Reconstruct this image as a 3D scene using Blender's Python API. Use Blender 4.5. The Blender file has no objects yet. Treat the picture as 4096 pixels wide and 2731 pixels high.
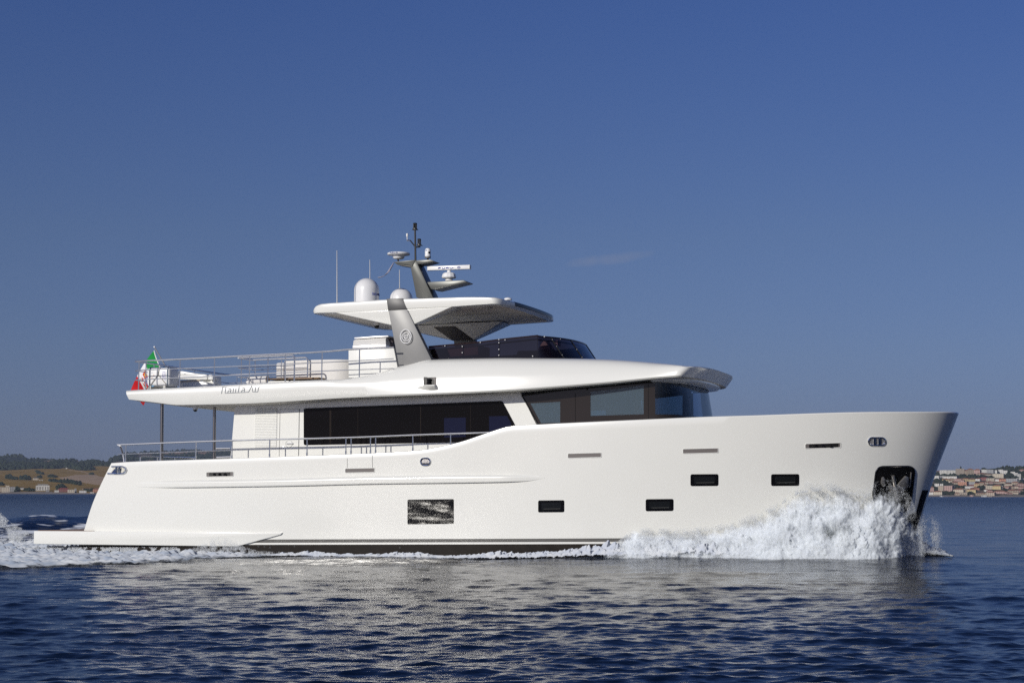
import bpy, bmesh, math, random
import numpy as np
from mathutils import Vector, Matrix, noise
from mathutils.bvhtree import BVHTree
random.seed(7); RNG = np.random.default_rng(7)
SC = bpy.context.scene
R = math.radians

# ---------------------------------------------------------------- camera
F = 7314.0                      # focal length in pixels of the 4096 px wide photograph
CAMZ = 1.80
cam_d = bpy.data.cameras.new('camera'); cam = bpy.data.objects.new('camera', cam_d)
SC.collection.objects.link(cam); SC.camera = cam
cam_d.sensor_width = 36.0; cam_d.lens = F / 4096 * 36.0
cam_d.clip_start = 0.1; cam_d.clip_end = 60000
PITCH = math.atan((1977 - 1365.5) / F)
CAMR = (Matrix.Rotation(R(90) + PITCH, 3, 'X') @ Matrix.Rotation(R(0.18), 3, 'Z'))
cam.matrix_world = Matrix.Translation((0, 0, CAMZ)) @ CAMR.to_4x4()
CAMP = Vector((0, 0, CAMZ))

# ---------------------------------------------------------------- sky and sun
SUN_HEAD, SUN_EL = 218.8, 20.0          # compass heading of the sun (0 = away from the camera)
world = bpy.data.worlds.new('World'); SC.world = world; world.use_nodes = True
wn, wl = world.node_tree.nodes, world.node_tree.links
bg = wn['Background']
sky = wn.new('ShaderNodeTexSky'); sky.sky_type = 'NISHITA'; sky.sun_disc = False
sky.sun_elevation = R(SUN_EL); sky.sun_rotation = R(SUN_HEAD)
sky.altitude = 0; sky.air_density = 1.0; sky.dust_density = 0.6; sky.ozone_density = 3.0
bg.inputs['Strength'].default_value = 0.095
# clear, slightly polarised Mediterranean air: the physical sky multiplied by a colour that depends on elevation only
tc = wn.new('ShaderNodeTexCoord'); sep = wn.new('ShaderNodeSeparateXYZ')
wl.new(tc.outputs['Generated'], sep.inputs[0])
ramp = wn.new('ShaderNodeValToRGB'); wl.new(sep.outputs['Z'], ramp.inputs['Fac'])
els = ramp.color_ramp.elements
els[0].position = 0.0; els[0].color = (0.275, 0.335, 0.72, 1)
els[1].position = 1.0; els[1].color = (0.22, 0.285, 0.52, 1)
for p, c in ((0.03, (0.262, 0.31, 0.61, 1)), (0.075, (0.30, 0.338, 0.575, 1)), (0.14, (0.318, 0.35, 0.545, 1)), (0.26, (0.265, 0.335, 0.60, 1))):
    e = els.new(p); e.color = c
mul = wn.new('ShaderNodeMix'); mul.data_type = 'RGBA'; mul.blend_type = 'MULTIPLY'; mul.inputs[0].default_value = 1.0
wl.new(sky.outputs['Color'], mul.inputs[6]); wl.new(ramp.outputs['Color'], mul.inputs[7])
# thin high cloud: streaky noise low in the sky behind the camera, plus one small wisp ahead
mp = wn.new('ShaderNodeMapping'); mp.inputs['Scale'].default_value = (3.0, 3.0, 16.0)
wl.new(tc.outputs['Generated'], mp.inputs['Vector'])
cn = wn.new('ShaderNodeTexNoise'); cn.inputs['Scale'].default_value = 2.2; cn.inputs['Detail'].default_value = 6; cn.inputs['Distortion'].default_value = 0.6
wl.new(mp.outputs['Vector'], cn.inputs['Vector'])
def wmath(op, a, b=None, c=None, clamp=False):
    n = wn.new('ShaderNodeMath'); n.operation = op; n.use_clamp = clamp
    for k, v in enumerate((a, b, c)):
        if v is None: continue
        if isinstance(v, (int, float)): n.inputs[k].default_value = v
        else: wl.new(v, n.inputs[k])
    return n.outputs[0]
cl = wmath('MULTIPLY', wmath('SUBTRACT', cn.outputs['Fac'], 0.47), 3.5, clamp=True)
back = wmath('MULTIPLY', wmath('MULTIPLY_ADD', sep.outputs['Y'], -2.0, -0.4, clamp=True), wmath('MULTIPLY_ADD', sep.outputs['Z'], -2.2, 1.0, clamp=True))
wispd = Vector((math.sin(R(3.05)) * math.cos(R(7.35)), math.cos(R(3.05)) * math.cos(R(7.35)), math.sin(R(7.35))))
dx = wmath('SUBTRACT', sep.outputs['X'], wispd.x); dz = wmath('SUBTRACT', wmath('SUBTRACT', sep.outputs['Z'], wispd.z), wmath('MULTIPLY', dx, 0.12))
wn2 = wn.new('ShaderNodeTexNoise'); wn2.inputs['Scale'].default_value = 55; wn2.inputs['Detail'].default_value = 4
wl.new(tc.outputs['Generated'], wn2.inputs['Vector'])
rr = wmath('ADD', wmath('POWER', wmath('DIVIDE', dx, 0.026), 2.0), wmath('POWER', wmath('DIVIDE', dz, 0.0034), 2.0))
rr = wmath('ADD', rr, wmath('MULTIPLY', wmath('SUBTRACT', wn2.outputs['Fac'], 0.5), 2.6))
wisp = wmath('MULTIPLY', wmath('MULTIPLY', wmath('SUBTRACT', 1.0, rr, clamp=True), 0.15), wmath('GREATER_THAN', sep.outputs['Y'], 0.0))
camt = wmath('ADD', wmath('MULTIPLY', wmath('MULTIPLY', cl, back), 0.75), wisp, clamp=True)
cm = wn.new('ShaderNodeMix'); cm.data_type = 'RGBA'; wl.new(camt, cm.inputs[0]); wl.new(mul.outputs[2], cm.inputs[6])
cm.inputs[7].default_value = (3.4, 3.2, 3.3, 1)
wl.new(cm.outputs[2], bg.inputs['Color'])
sun_d = bpy.data.lights.new('sun', 'SUN'); sun = bpy.data.objects.new('sun', sun_d)
SC.collection.objects.link(sun)
sun_d.energy = 3.35; sun_d.angle = R(0.53); sun_d.color = (1.0, 0.955, 0.88)
SUN_DIR = Vector((math.sin(R(SUN_HEAD)) * math.cos(R(SUN_EL)), math.cos(R(SUN_HEAD)) * math.cos(R(SUN_EL)), math.sin(R(SUN_EL))))
sun.rotation_euler = SUN_DIR.to_track_quat('Z', 'Y').to_euler()
SC.view_settings.view_transform = 'Standard'; SC.view_settings.look = 'None'
SC.view_settings.exposure = 0.0; SC.view_settings.gamma = 1.0

SC.cycles.use_denoising = False; SC.cycles.use_adaptive_sampling = False; SC.cycles.sampling_pattern = 'BLUE_NOISE'; SC.cycles.blur_glossy = 1.5; SC.cycles.sample_clamp_indirect = 3.0; SC.cycles.transparent_max_bounces = 64
# ---------------------------------------------------------------- helpers
def ray(px, py):
    d = CAMR @ Vector(((px - 2048) / F, -(py - 1365.5) / F, -1.0))
    return CAMP.copy(), d
YAW = R(17.0)
BW = Matrix.Translation((0, 53.0, 0)) @ Matrix.Rotation(-YAW, 4, 'Z')     # boat frame: x to the bow, y to port, z up
BI = BW.inverted(); BI3 = BI.to_3x3()
def bray(px, py):
    o, d = ray(px, py)
    return BI @ o, BI3 @ d
def bp(px, py, y):                     # point of the boat's vertical plane at lateral offset y
    o, d = bray(px, py); t = (y - o.y) / d.y
    return o + d * t
def bpx(px, py, x):
    o, d = bray(px, py); t = (x - o.x) / d.x
    return o + d * t
def proj(p):                           # boat point -> photograph pixel
    w = CAMR.transposed() @ ((BW @ Vector(p)) - CAMP)
    return 2048 - F * w.x / w.z, 1365.5 + F * w.y / w.z
def zoom(ox, oy, s): return lambda x, y: (ox + x / s, oy + y / s)
Z1 = zoom(450, 1350, 2.352); Z2 = zoom(1200, 850, 2352 / 1100); Z3 = zoom(1900, 1400, 2352 / 1100); Z4 = zoom(1100, 1500, 2352 / 1100)
Z5 = zoom(0, 1750, 2352 / 1100); Z6 = zoom(3000, 1600, 2291 / 1096); Z7 = zoom(1500, 1850, 1.96); Z8 = zoom(2400, 1850, 2.352)
ZW = zoom(2000, 1300, 4.704); ZF = zoom(480, 1360, 2352 / 440); ZM = zoom(1500, 860, 2004 / 460); ZR = zoom(880, 1330, 2352 / 760)
ZD = zoom(1340, 1080, 1411 / 360); ZV = zoom(2540, 1420, 5.6); ZH = zoom(1600, 1160, 3.675); ZA = zoom(1220, 1160, 2352 / 440)
ZK = zoom(3440, 1700, 1266 / 420); ZP = zoom(2060, 1520, 2352 / 580); ZN = zoom(860, 1530, 11.76); ZB = zoom(440, 1740, 2352 / 520); ZS = zoom(900, 2060, 4.704)
ZL = zoom(1660, 1480, 1882 / 120)
def bpl(pts, y): return [bp(px, py, y) for px, py in pts]
def pchip(xs, ys):
    xs = np.array(xs, float); ys = np.array(ys, float); h = np.diff(xs); d = np.diff(ys) / h
    m = np.zeros_like(xs); m[0] = d[0]; m[-1] = d[-1]
    for k in range(1, len(xs) - 1):
        if d[k - 1] * d[k] > 0:
            w1 = 2 * h[k] + h[k - 1]; w2 = h[k] + 2 * h[k - 1]
            m[k] = (w1 + w2) / (w1 / d[k - 1] + w2 / d[k])
    def f(x):
        k = int(np.clip(np.searchsorted(xs, x) - 1, 0, len(h) - 1)); t = (x - xs[k]) / h[k]
        if x < xs[0]: return ys[0] + m[0] * (x - xs[0])
        if x > xs[-1]: return ys[-1] + m[-1] * (x - xs[-1])
        return (ys[k] * (1 + 2 * t) * (1 - t) ** 2 + m[k] * h[k] * t * (1 - t) ** 2 + ys[k + 1] * t * t * (3 - 2 * t) + m[k + 1] * h[k] * t * t * (t - 1))
    return f
def smooth(a, b, x):
    t = min(max((x - a) / (b - a), 0), 1); return t * t * (3 - 2 * t)

# materials ------------------------------------------------------------------
MATS = {}
def mat(name, col, rough=0.5, metal=0.0, spec=0.5, coat=0.0, alpha=1.0, trans=0.0, ior=1.45, vary=0.0, vscale=8.0, bump=0.0, bscale=40.0):
    if name in MATS: return MATS[name]
    m = bpy.data.materials.new(name); m.use_nodes = True; nt = m.node_tree; b = nt.nodes['Principled BSDF']
    b.inputs['Base Color'].default_value = (*col, 1); b.inputs['Roughness'].default_value = rough; b.inputs['Metallic'].default_value = metal
    b.inputs['Specular IOR Level'].default_value = spec; b.inputs['Coat Weight'].default_value = coat; b.inputs['Coat Roughness'].default_value = 0.12
    b.inputs['Alpha'].default_value = alpha; b.inputs['Transmission Weight'].default_value = trans; b.inputs['IOR'].default_value = ior
    tcn = nt.nodes.new('ShaderNodeTexCoord')
    if vary:
        n = nt.nodes.new('ShaderNodeTexNoise'); n.inputs['Scale'].default_value = vscale; n.inputs['Detail'].default_value = 5
        nt.links.new(tcn.outputs['Object'], n.inputs['Vector'])
        mr = nt.nodes.new('ShaderNodeMapRange'); mr.inputs[1].default_value = 0.25; mr.inputs[2].default_value = 0.75
        mr.inputs[3].default_value = 1 - vary; mr.inputs[4].default_value = 1 + vary; nt.links.new(n.outputs['Fac'], mr.inputs[0])
        mx = nt.nodes.new('ShaderNodeMix'); mx.data_type = 'RGBA'; mx.blend_type = 'MULTIPLY'; mx.inputs[0].default_value = 1
        mx.inputs[6].default_value = (*col, 1); nt.links.new(mr.outputs[0], mx.inputs[7]); nt.links.new(mx.outputs[2], b.inputs['Base Color'])
    if bump:
        n = nt.nodes.new('ShaderNodeTexNoise'); n.inputs['Scale'].default_value = bscale; n.inputs['Detail'].default_value = 4
        nt.links.new(tcn.outputs['Object'], n.inputs['Vector'])
        bm = nt.nodes.new('ShaderNodeBump'); bm.inputs['Strength'].default_value = bump; bm.inputs['Distance'].default_value = 0.02
        nt.links.new(n.outputs['Fac'], bm.inputs['Height']); nt.links.new(bm.outputs['Normal'], b.inputs['Normal'])
    MATS[name] = m; return m
GEL = mat('white_gelcoat', (0.765, 0.765, 0.722), 0.24, spec=0.4, coat=0.8, vary=0.012, vscale=1.2)
GEL2 = mat('white_mouldings', (0.77, 0.77, 0.735), 0.28, vary=0.01)
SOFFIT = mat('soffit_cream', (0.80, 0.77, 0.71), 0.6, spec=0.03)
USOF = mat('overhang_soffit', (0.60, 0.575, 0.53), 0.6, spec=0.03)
BLACKG = mat('black_glass', (0.005, 0.005, 0.006), 0.03, spec=0.2)
SALG = mat('dark_saloon_glass', (0.004, 0.0035, 0.004), 0.03, spec=0.12)
DARKG = mat('dark_inner_glass', (0.010, 0.011, 0.012), 0.05, spec=0.35)
BROWNG = mat('smoked_brown_glass', (0.020, 0.015, 0.012), 0.05, spec=0.45)
STEEL = mat('polished_steel', (0.75, 0.75, 0.75), 0.3, metal=1.0)
CHROME = mat('chrome', (0.8, 0.8, 0.8), 0.05, metal=1.0)
BANDM = mat('shaded_silver_paint', (0.085, 0.085, 0.086), 0.45, metal=0.3)  # the arm's silver darkened: duller light at the top put into the colour
SILVER = mat('silver_paint', (0.23, 0.23, 0.228), 0.45, metal=0.22, vary=0.03)
MASTG = mat('grey_metallic_paint', (0.105, 0.108, 0.10), 0.38, metal=0.35, vary=0.04)
ANTIF = mat('dark_antifouling', (0.016, 0.013, 0.011), 0.5, spec=0.15, vary=0.25, vscale=3)
BOOT = mat('grey_boot_stripe', (0.115, 0.112, 0.105), 0.25, vary=0.05)
TAUPE = mat('taupe_recess', (0.15, 0.135, 0.13), 0.5)
BLACK = mat('black_rubber', (0.01, 0.01, 0.01), 0.5)
BLKPLATE = mat('black_bow_plate', (0.006, 0.006, 0.007), 0.3, spec=0.15)
TEAK = mat('teak', (0.24, 0.16, 0.105), 0.6, vary=0.2, vscale=6)
DECK = mat('deck_paint', (0.5, 0.47, 0.42), 0.6)
PLASTW = mat('white_plastic', (0.78, 0.78, 0.77), 0.3)
DOMEW = mat('dome_white', (0.74, 0.74, 0.74), 0.3, coat=0.3)
CUSH = mat('white_cushion', (0.72, 0.70, 0.67), 0.8)
BLUEL = mat('blue_lettering', (0.008, 0.03, 0.26), 0.4)
GREYL = mat('grey_lettering', (0.36, 0.38, 0.40), 0.5)
WHITEL = mat('white_lettering', (0.9, 0.9, 0.9), 0.3)
SEAM = mat('seam_grey', (0.22, 0.22, 0.21), 0.5)
def tinted(name, col, tint, mixf, rough=0.02):
    m = bpy.data.materials.new(name); m.use_nodes = True; nt = m.node_tree; nt.nodes.clear()
    out = nt.nodes.new('ShaderNodeOutputMaterial'); t = nt.nodes.new('ShaderNodeBsdfTransparent'); t.inputs[0].default_value = (*tint, 1)
    d = nt.nodes.new('ShaderNodeBsdfDiffuse'); d.inputs[0].default_value = (*col, 1)
    mx = nt.nodes.new('ShaderNodeMixShader'); mx.inputs[0].default_value = mixf
    nt.links.new(t.outputs[0], mx.inputs[1]); nt.links.new(d.outputs[0], mx.inputs[2])
    g = nt.nodes.new('ShaderNodeBsdfGlossy'); g.inputs['Roughness'].default_value = rough
    fr = nt.nodes.new('ShaderNodeFresnel'); fr.inputs['IOR'].default_value = 1.5
    m2 = nt.nodes.new('ShaderNodeMixShader'); nt.links.new(fr.outputs[0], m2.inputs[0]); nt.links.new(mx.outputs[0], m2.inputs[1]); nt.links.new(g.outputs[0], m2.inputs[2])
    nt.links.new(m2.outputs[0], out.inputs[0]); MATS[name] = m; return m
PERSPEX = tinted('smoked_maroon_perspex', (0.014, 0.008, 0.009), (0.10, 0.07, 0.085), 0.25)
PANEG = tinted('sky_toned_glass', (0.14, 0.19, 0.23), (0.70, 0.82, 0.88), 0.32)  # blue-grey diffuse stands in for sky mirrored in the panes
FRONTG = tinted('dark_blue_glass', (0.02, 0.03, 0.05), (0.42, 0.5, 0.62), 0.06)

# mesh collector ---------------------------------------------------------------
class MB:
    def __init__(s): s.v = []; s.f = []; s.m = []
    def add(s, vs, fs, mi=0):
        o = len(s.v); s.v += [tuple(v) for v in vs]; s.f += [tuple(o + i for i in f) for f in fs]; s.m += [mi] * len(fs); return s
    def grid(s, rows, mi=0, closed=False, caps=False):
        n = len(rows[0]); fs = []
        for i in range(len(rows) - 1):
            for j in range(n if closed else n - 1):
                k = (j + 1) % n
                fs.append((i * n + j, i * n + k, (i + 1) * n + k, (i + 1) * n + j))
        if caps: fs.append(tuple(range(n))[::-1]); fs.append(tuple((len(rows) - 1) * n + j for j in range(n)))
        return s.add([p for r in rows for p in r], fs, mi)
    def box(s, x0, x1, y0, y1, z0, z1, mi=0):
        v = [(x, y, z) for z in (z0, z1) for y in (y0, y1) for x in (x0, x1)]
        return s.add(v, [(0, 2, 3, 1), (4, 5, 7, 6), (0, 1, 5, 4), (2, 6, 7, 3), (0, 4, 6, 2), (1, 3, 7, 5)], mi)
    def prism(s, pts, off, mi=0):              # planar outline extruded by a vector
        off = Vector(off); n = len(pts); v = [Vector(p) for p in pts]; v += [p + off for p in v]
        return s.add(v, [tuple(range(n)), tuple(range(2 * n - 1, n - 1, -1))] + [(i, n + i, n + (i + 1) % n, (i + 1) % n) for i in range(n)], mi)
    def tube(s, path, r, n=8, mi=0, closed=False):
        path = [Vector(p) for p in path]; rows = []; m = len(path)
        rs = r if isinstance(r, (list, tuple)) else [r] * m
        up = None
        for i, p in enumerate(path):
            a = path[(i - 1) % m] if closed or i > 0 else p; b = path[(i + 1) % m] if closed or i < m - 1 else p
            t = (b - a).normalized()
            if up is None: up = Vector((0, 0, 1)) if abs(t.z) < 0.9 else Vector((1, 0, 0))
            u = t.cross(up).normalized(); w = u.cross(t).normalized(); up = w
            rows.append([p + (u * math.cos(2 * math.pi * k / n) + w * math.sin(2 * math.pi * k / n)) * rs[i] for k in range(n)])
        if closed: rows.append(rows[0]); return s.grid(rows, mi, True)
        return s.grid(rows, mi, True, True)
    def lathe(s, c, prof, n=24, mi=0, axis='Z'):
        rows = []; c = Vector(c)
        for r, h in prof:
            ring = []
            for k in range(n):
                a = 2 * math.pi * k / n; u, w = r * math.cos(a), r * math.sin(a)
                ring.append(c + (Vector((u, w, h)) if axis == 'Z' else Vector((u, h, w)) if axis == 'Y' else Vector((h, u, w))))
            rows.append(ring)
        return s.grid(rows, mi, True, True)
    def build(s, name, mats, parent=None, smooth=35, bevel=0.0, seg=2, recalc=True, merge=1e-5):
        me = bpy.data.meshes.new(name); me.from_pydata(s.v, [], s.f)
        if not isinstance(mats, (list, tuple)): mats = [mats]
        for m in mats: me.materials.append(m)
        me.polygons.foreach_set('material_index', s.m)
        if recalc or bevel:
            bm = bmesh.new(); bm.from_mesh(me)
            if merge: bmesh.ops.remove_doubles(bm, verts=bm.verts, dist=merge)
            if recalc: bmesh.ops.recalc_face_normals(bm, faces=bm.faces)
            if bevel:
                es = [e for e in bm.edges if len(e.link_faces) == 2 and e.calc_face_angle(0) > R(28)]
                bmesh.ops.bevel(bm, geom=es, offset=bevel, segments=seg, profile=0.5, affect='EDGES', clamp_overlap=True)
            bm.to_mesh(me); bm.free()
        if smooth:
            me.polygons.foreach_set('use_smooth', [True] * len(me.polygons)); me.set_sharp_from_angle(angle=R(smooth))
        return link(name, me, parent)
def link(name, data, parent=None):
    o = bpy.data.objects.new(name, data); SC.collection.objects.link(o)
    if parent is not None: o.parent = parent
    return o
def tag(o, label=None, cat=None, group=None, kind=None):
    if label: o['label'] = label
    if cat: o['category'] = cat
    if group: o['group'] = group
    if kind: o['kind'] = kind
    return o
def rrect(x0, y0, x1, y1, r, n=5, skew=(0, 0, 0, 0)):     # rounded rectangle in pixels; skew = dy at the four corners' columns (left, right)
    pts = []
    for cx, cy, a0 in ((x1 - r, y0 + r, -90), (x1 - r, y1 - r, 0), (x0 + r, y1 - r, 90), (x0 + r, y0 + r, 180)):
        for k in range(n + 1):
            a = R(a0 + 90 * k / n); pts.append((cx + r * math.cos(a), cy + r * math.sin(a)))
    l, rt = skew[0], skew[1]
    return [(x, y + l + (rt - l) * (x - x0) / (x1 - x0)) for x, y in pts]
def capsule(x0, y0, x1, y1, n=8): return rrect(x0, y0, x1, y1, (y1 - y0) / 2 - 0.01, n)
def roundpoly(pts, r, n=4):             # rounds the corners of a pixel polygon
    out = []; m = len(pts)
    for i in range(m):
        p = Vector(pts[i]).to_2d(); a = (Vector(pts[i - 1]).to_2d() - p); b = (Vector(pts[(i + 1) % m]).to_2d() - p)
        rr_ = min(r, a.length * 0.45, b.length * 0.45); a = p + a.normalized() * rr_; b = p + b.normalized() * rr_
        for k in range(n + 1):
            t = k / n; q = a * (1 - t) ** 2 + p * 2 * t * (1 - t) + b * t * t; out.append((q.x, q.y))
    return out

# ---------------------------------------------------------------- the motor yacht: hull
yacht = bpy.data.objects.new('motor_yacht', None); SC.collection.objects.link(yacht); yacht.matrix_world = BW
tag(yacht, 'long white three-deck motor yacht under way, bow spray, grey mast on its hardtop', 'yacht')
stern_pts = bpl([(336.8, 2119.5), (374, 2012), (430, 1895), (453.7, 1850.6)], -3.2)
stem_pts = bpl([(3824, 1662), (3713, 1959), (3689, 2040), (3641, 2186)], 0)
_s = sorted((p.z, p.x) for p in stern_pts); _b = sorted((p.z, p.x) for p in stem_pts)
xs_f = pchip(*zip(*_s)); xb_f = pchip(*zip(*_b))
BOWADJ = 0.05
def xs_(z): return xs_f(z)
def xb_(z): return xb_f(z) + BOWADJ
def halfb(t, v):                         # half breadth at length fraction t, height fraction v
    t = min(max(t, 0.0), 1.0); v = min(max(v, 0.0), 1.0)
    B = 3.32 + 0.16 * v; t0 = 0.49 + 0.03 * v; p = 2.15 + 0.45 * v; q = 0.57 - 0.06 * v
    s = max(0.0, (t - t0) / (1 - t0)); f = max(0.0, 1 - s ** p) ** q
    return B * f * (1 - 0.05 * max(0, 1 - t / 0.3) ** 2)
sheer_px = [Z5(970, 215), Z5(1080, 206), Z5(1690, 185), Z1(1110, 1135), Z1(2200, 1095), Z4(1000, 658), Z4(1250, 640), Z4(1440, 606), Z4(1620, 560), Z4(1780, 505), Z4(1985, 440),
            Z3(300, 648), Z3(535, 634), Z3(1480, 590), Z3(2040, 566), Z3(2352, 557), Z6(900, 98), Z6(1500, 95), Z6(1690, 96)]
def side_pt(px, py, v=1.0):
    y = -3.4
    for _ in range(12):
        p = bp(px, py, y); t = (p.x - xs_(p.z)) / (xb_(p.z) - xs_(p.z)); y = 0.5 * y - 0.5 * halfb(t, v)
    return p
_sh = [side_pt(*q) for q in sheer_px]; _sh = sorted((p.x, p.z) for p in _sh)
_sh = [q for i, q in enumerate(_sh) if i == 0 or q[0] - _sh[i - 1][0] > 0.05]
zs_f = pchip(*zip(*_sh))
def zs_(x): return zs_f(min(max(x, _sh[0][0]), _sh[-1][0] + 0.3))
_k1 = bp(*ZS(1000, 550), -3.25); _k2 = bp(*Z7(1000, 637), -3.25)
def zline(x, dz): return _k1.z + (_k2.z - _k1.z) * (x - _k1.x) / (_k2.x - _k1.x) + dz
DZ = [abs(bp(1500, 2173, -3.25).z - bp(1500, 2165, -3.25).z), abs(bp(1500, 2173, -3.25).z - bp(1500, 2151.5, -3.25).z)]
NT = 150
def hull_col(t, side=1):
    zt = 3.0
    for _ in range(15): zt = zs_(xs_(zt) + t * (xb_(zt) - xs_(zt)))
    pts = []; zz = [-0.8, -0.4, 0.0]
    x0 = xs_(0.35) + t * (xb_(0.35) - xs_(0.35)); zz += [zline(x0, 0), zline(x0, DZ[0]), zline(x0, DZ[1])]
    zl = zz[-1]; zz += [zl + (zt - 0.03 - zl) * k / 16 for k in range(1, 17)]
    for z in zz:
        v = (z + 0.2) / (zt + 0.2); x = xs_(z) + t * (xb_(z) - xs_(z)); pts.append(Vector((x, -halfb(t, v) * side, z)))
    return pts, zt
ts = [1 - (1 - k / NT) ** 1.55 for k in range(NT + 1)]
hb = MB(); MI = [2, 2, 2, 0, 1] + [0] * 40
for side in (1, -1):
    cols = [hull_col(t, side) for t in ts]
    top = [Vector((c[0][-1].x, c[0][-1].y, c[1])) for c in cols]
    rows = [[c[0][i] for c in cols] for i in range(len(cols[0][0]))]
    nrm = []
    for i, p in enumerate(top):
        a = top[max(i - 1, 0)]; b = top[min(i + 1, len(top) - 1)]; d = (b - a); d.z = 0
        n = Vector((d.y, -d.x, 0)).normalized() * side
        nrm.append(-n)                   # inward
    nrm[-1] = Vector((-1, 0, 0))
    def inn(d, dz):
        out = []
        for p, n in zip(top, nrm):
            q = p + n * d + Vector((0, 0, dz)); q.y = min(q.y, 0) if side == 1 else max(q.y, 0); out.append(q)
        return out
    rows += [inn(0.008, -0.010), inn(0.03, 0.0), inn(0.12, 0.0), inn(0.15, -0.012), inn(0.16, -0.04), inn(0.62, -0.55)]
    rows.append([Vector((p.x, 0, p.z)) for p in rows[-1]])
    for i in range(len(rows) - 1): hb.grid([rows[i], rows[i + 1]], MI[i])
    if side == 1: SHEER, HROWS = top, rows
    # transom half
    if side == 1: tr = [r[0] for r in rows[:-1]]
    else:
        tp = [r[0] for r in rows[:-1]]; hb.grid([tr, tp], 0)
hull = hb.build('hull', [GEL, BOOT, ANTIF], yacht, smooth=30, merge=2e-4)
_bv = [v for v in hb.v]; HB = BVHTree.FromPolygons(_bv, hb.f)
def hit(px, py):
    o, d = bray(px, py); loc, nor, i, dist = HB.ray_cast(o, d.normalized())
    if loc is None:
        p = side_pt(px, py); return p, Vector((0, -1, 0))
    if nor.dot(d) > 0: nor = -nor
    return loc, nor
def panel(name, outline, mats, parent, out=0.008, depth=0.03, caster=None, rings=(0.0, 0.45, 0.85, 1.0), mi=0, centre=None):
    caster = caster or hit; out_ = []
    for a, b in zip(outline, outline[1:] + outline[:1]):
        k = max(1, int(math.hypot(b[0] - a[0], b[1] - a[1]) / 14)); out_ += [(a[0] + (b[0] - a[0]) * j / k, a[1] + (b[1] - a[1]) * j / k) for j in range(k)]
    outline = out_; n = len(outline); c = centre or (sum(p[0] for p in outline) / n, sum(p[1] for p in outline) / n)
    m = MB(); rows = []
    for k in rings:
        row = []
        for p in outline:
            q, nn = caster(c[0] + (p[0] - c[0]) * k, c[1] + (p[1] - c[1]) * k); row.append(q + nn * out)
        rows.append(row)
    inner = []
    for p in outline:
        q, nn = caster(*p); inner.append(q - nn * depth)
    rows.append(inner); m.grid(rows, mi, True)
    return m.build(name, mats, parent, smooth=30)
def ringband(name, outline, w, mats, parent, out=0.03, caster=None, r=None):    # bright tube laid round a pixel outline on a surface
    caster = caster or hit; pts = []
    for p in outline:
        q, nn = caster(*p); pts.append(q + nn * out)
    return MB().tube(pts, w, 8, closed=True).build(name, mats, parent)
def plane_caster(y):
    return lambda px, py: (bp(px, py, y), Vector((0, -1, 0)))
# ---------------------------------------------------------------- hull fittings
W_PX = [(1630, 1996.2, 1815.5, 2095, 5, (1.2, -1.2)), (2152.6, 2000, 2257.5, 2048, 6, (0.5, -0.5)), (2582.6, 1995, 2694.4, 2043.2, 7, (0.6, -0.6)),
        (2761.8, 1895.5, 2874, 1943, 7, (0.4, -0.4)), (3084.3, 1895.3, 3197, 1942.5, 7, (0.3, -0.3))]
for i, (x0, y0, x1, y1, r, sk) in enumerate(W_PX):
    w = panel('hull_window', rrect(x0, y0, x1, y1, r, 5, sk), BLACKG, yacht, 0.004, 0.03)
    if i:
        dx, dy = (x1 - x0) * 0.13, (y1 - y0) * 0.2
        panel('pane', rrect(x0 + dx, y0 + dy, x1 - dx, y1 - dy, 3, 3, sk), DARKG, w, 0.008, 0.02)
        lp = [hit(x0 + dx * 1.6, y1 - dy * 1.35), hit(x1 - dx * 1.2, y1 - dy * 1.5)]
        MB().tube([q + n * 0.012 for q, n in lp], 0.012, 6).build('sill', mat('window_sill_grey', (0.045, 0.045, 0.042), 0.4), w)
SLOTS = [(826.7, 1887.6, 933, 1904.3, (1.2, -1.2), 1), (1382, 1873, 1497.6, 1888, (1.2, -1.2), 0), (2272.8, 1812.6, 2404.7, 1829, (1.9, -1.9), 0),
         (2732.6, 1794, 2872, 1811, (1.9, -1.9), 0), (3222, 1773, 3362, 1790.5, (2.3, -2.3), 2)]
for x0, y0, x1, y1, sk, dark in SLOTS:
    s_ = panel('freeing_port', rrect(x0, y0, x1, y1, 4, 4, sk), TAUPE, yacht, 0.003, 0.02)
    MB().tube([hit(*p)[0] + hit(*p)[1] * 0.004 for p in rrect(x0 - 1, y0 - 1, x1 + 1, y1 + 1, 4, 4, sk)], 0.010, 6, closed=True).build('rim', GEL, s_)
    if dark:
        panel('opening', rrect(x0 + (10 if dark == 1 else 14), y0 + 1.5, x1 - (12 if dark == 1 else 8), y1 - 1.5, 2, 3, sk), BLACK, s_, 0.006, 0.01)
        for k in range(3):
            cx = x0 + (x1 - x0) * (0.3 + 0.2 * k); q, n = hit(cx, y1 - 5)
            MB().lathe(q + n * 0.008, [(0.005, -0.01), (0.05 + 0.01 * k, 0), (0.03, 0.05), (0.004, 0.06)], 10).build('scupper_fitting', BLACKG, s_)
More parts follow.
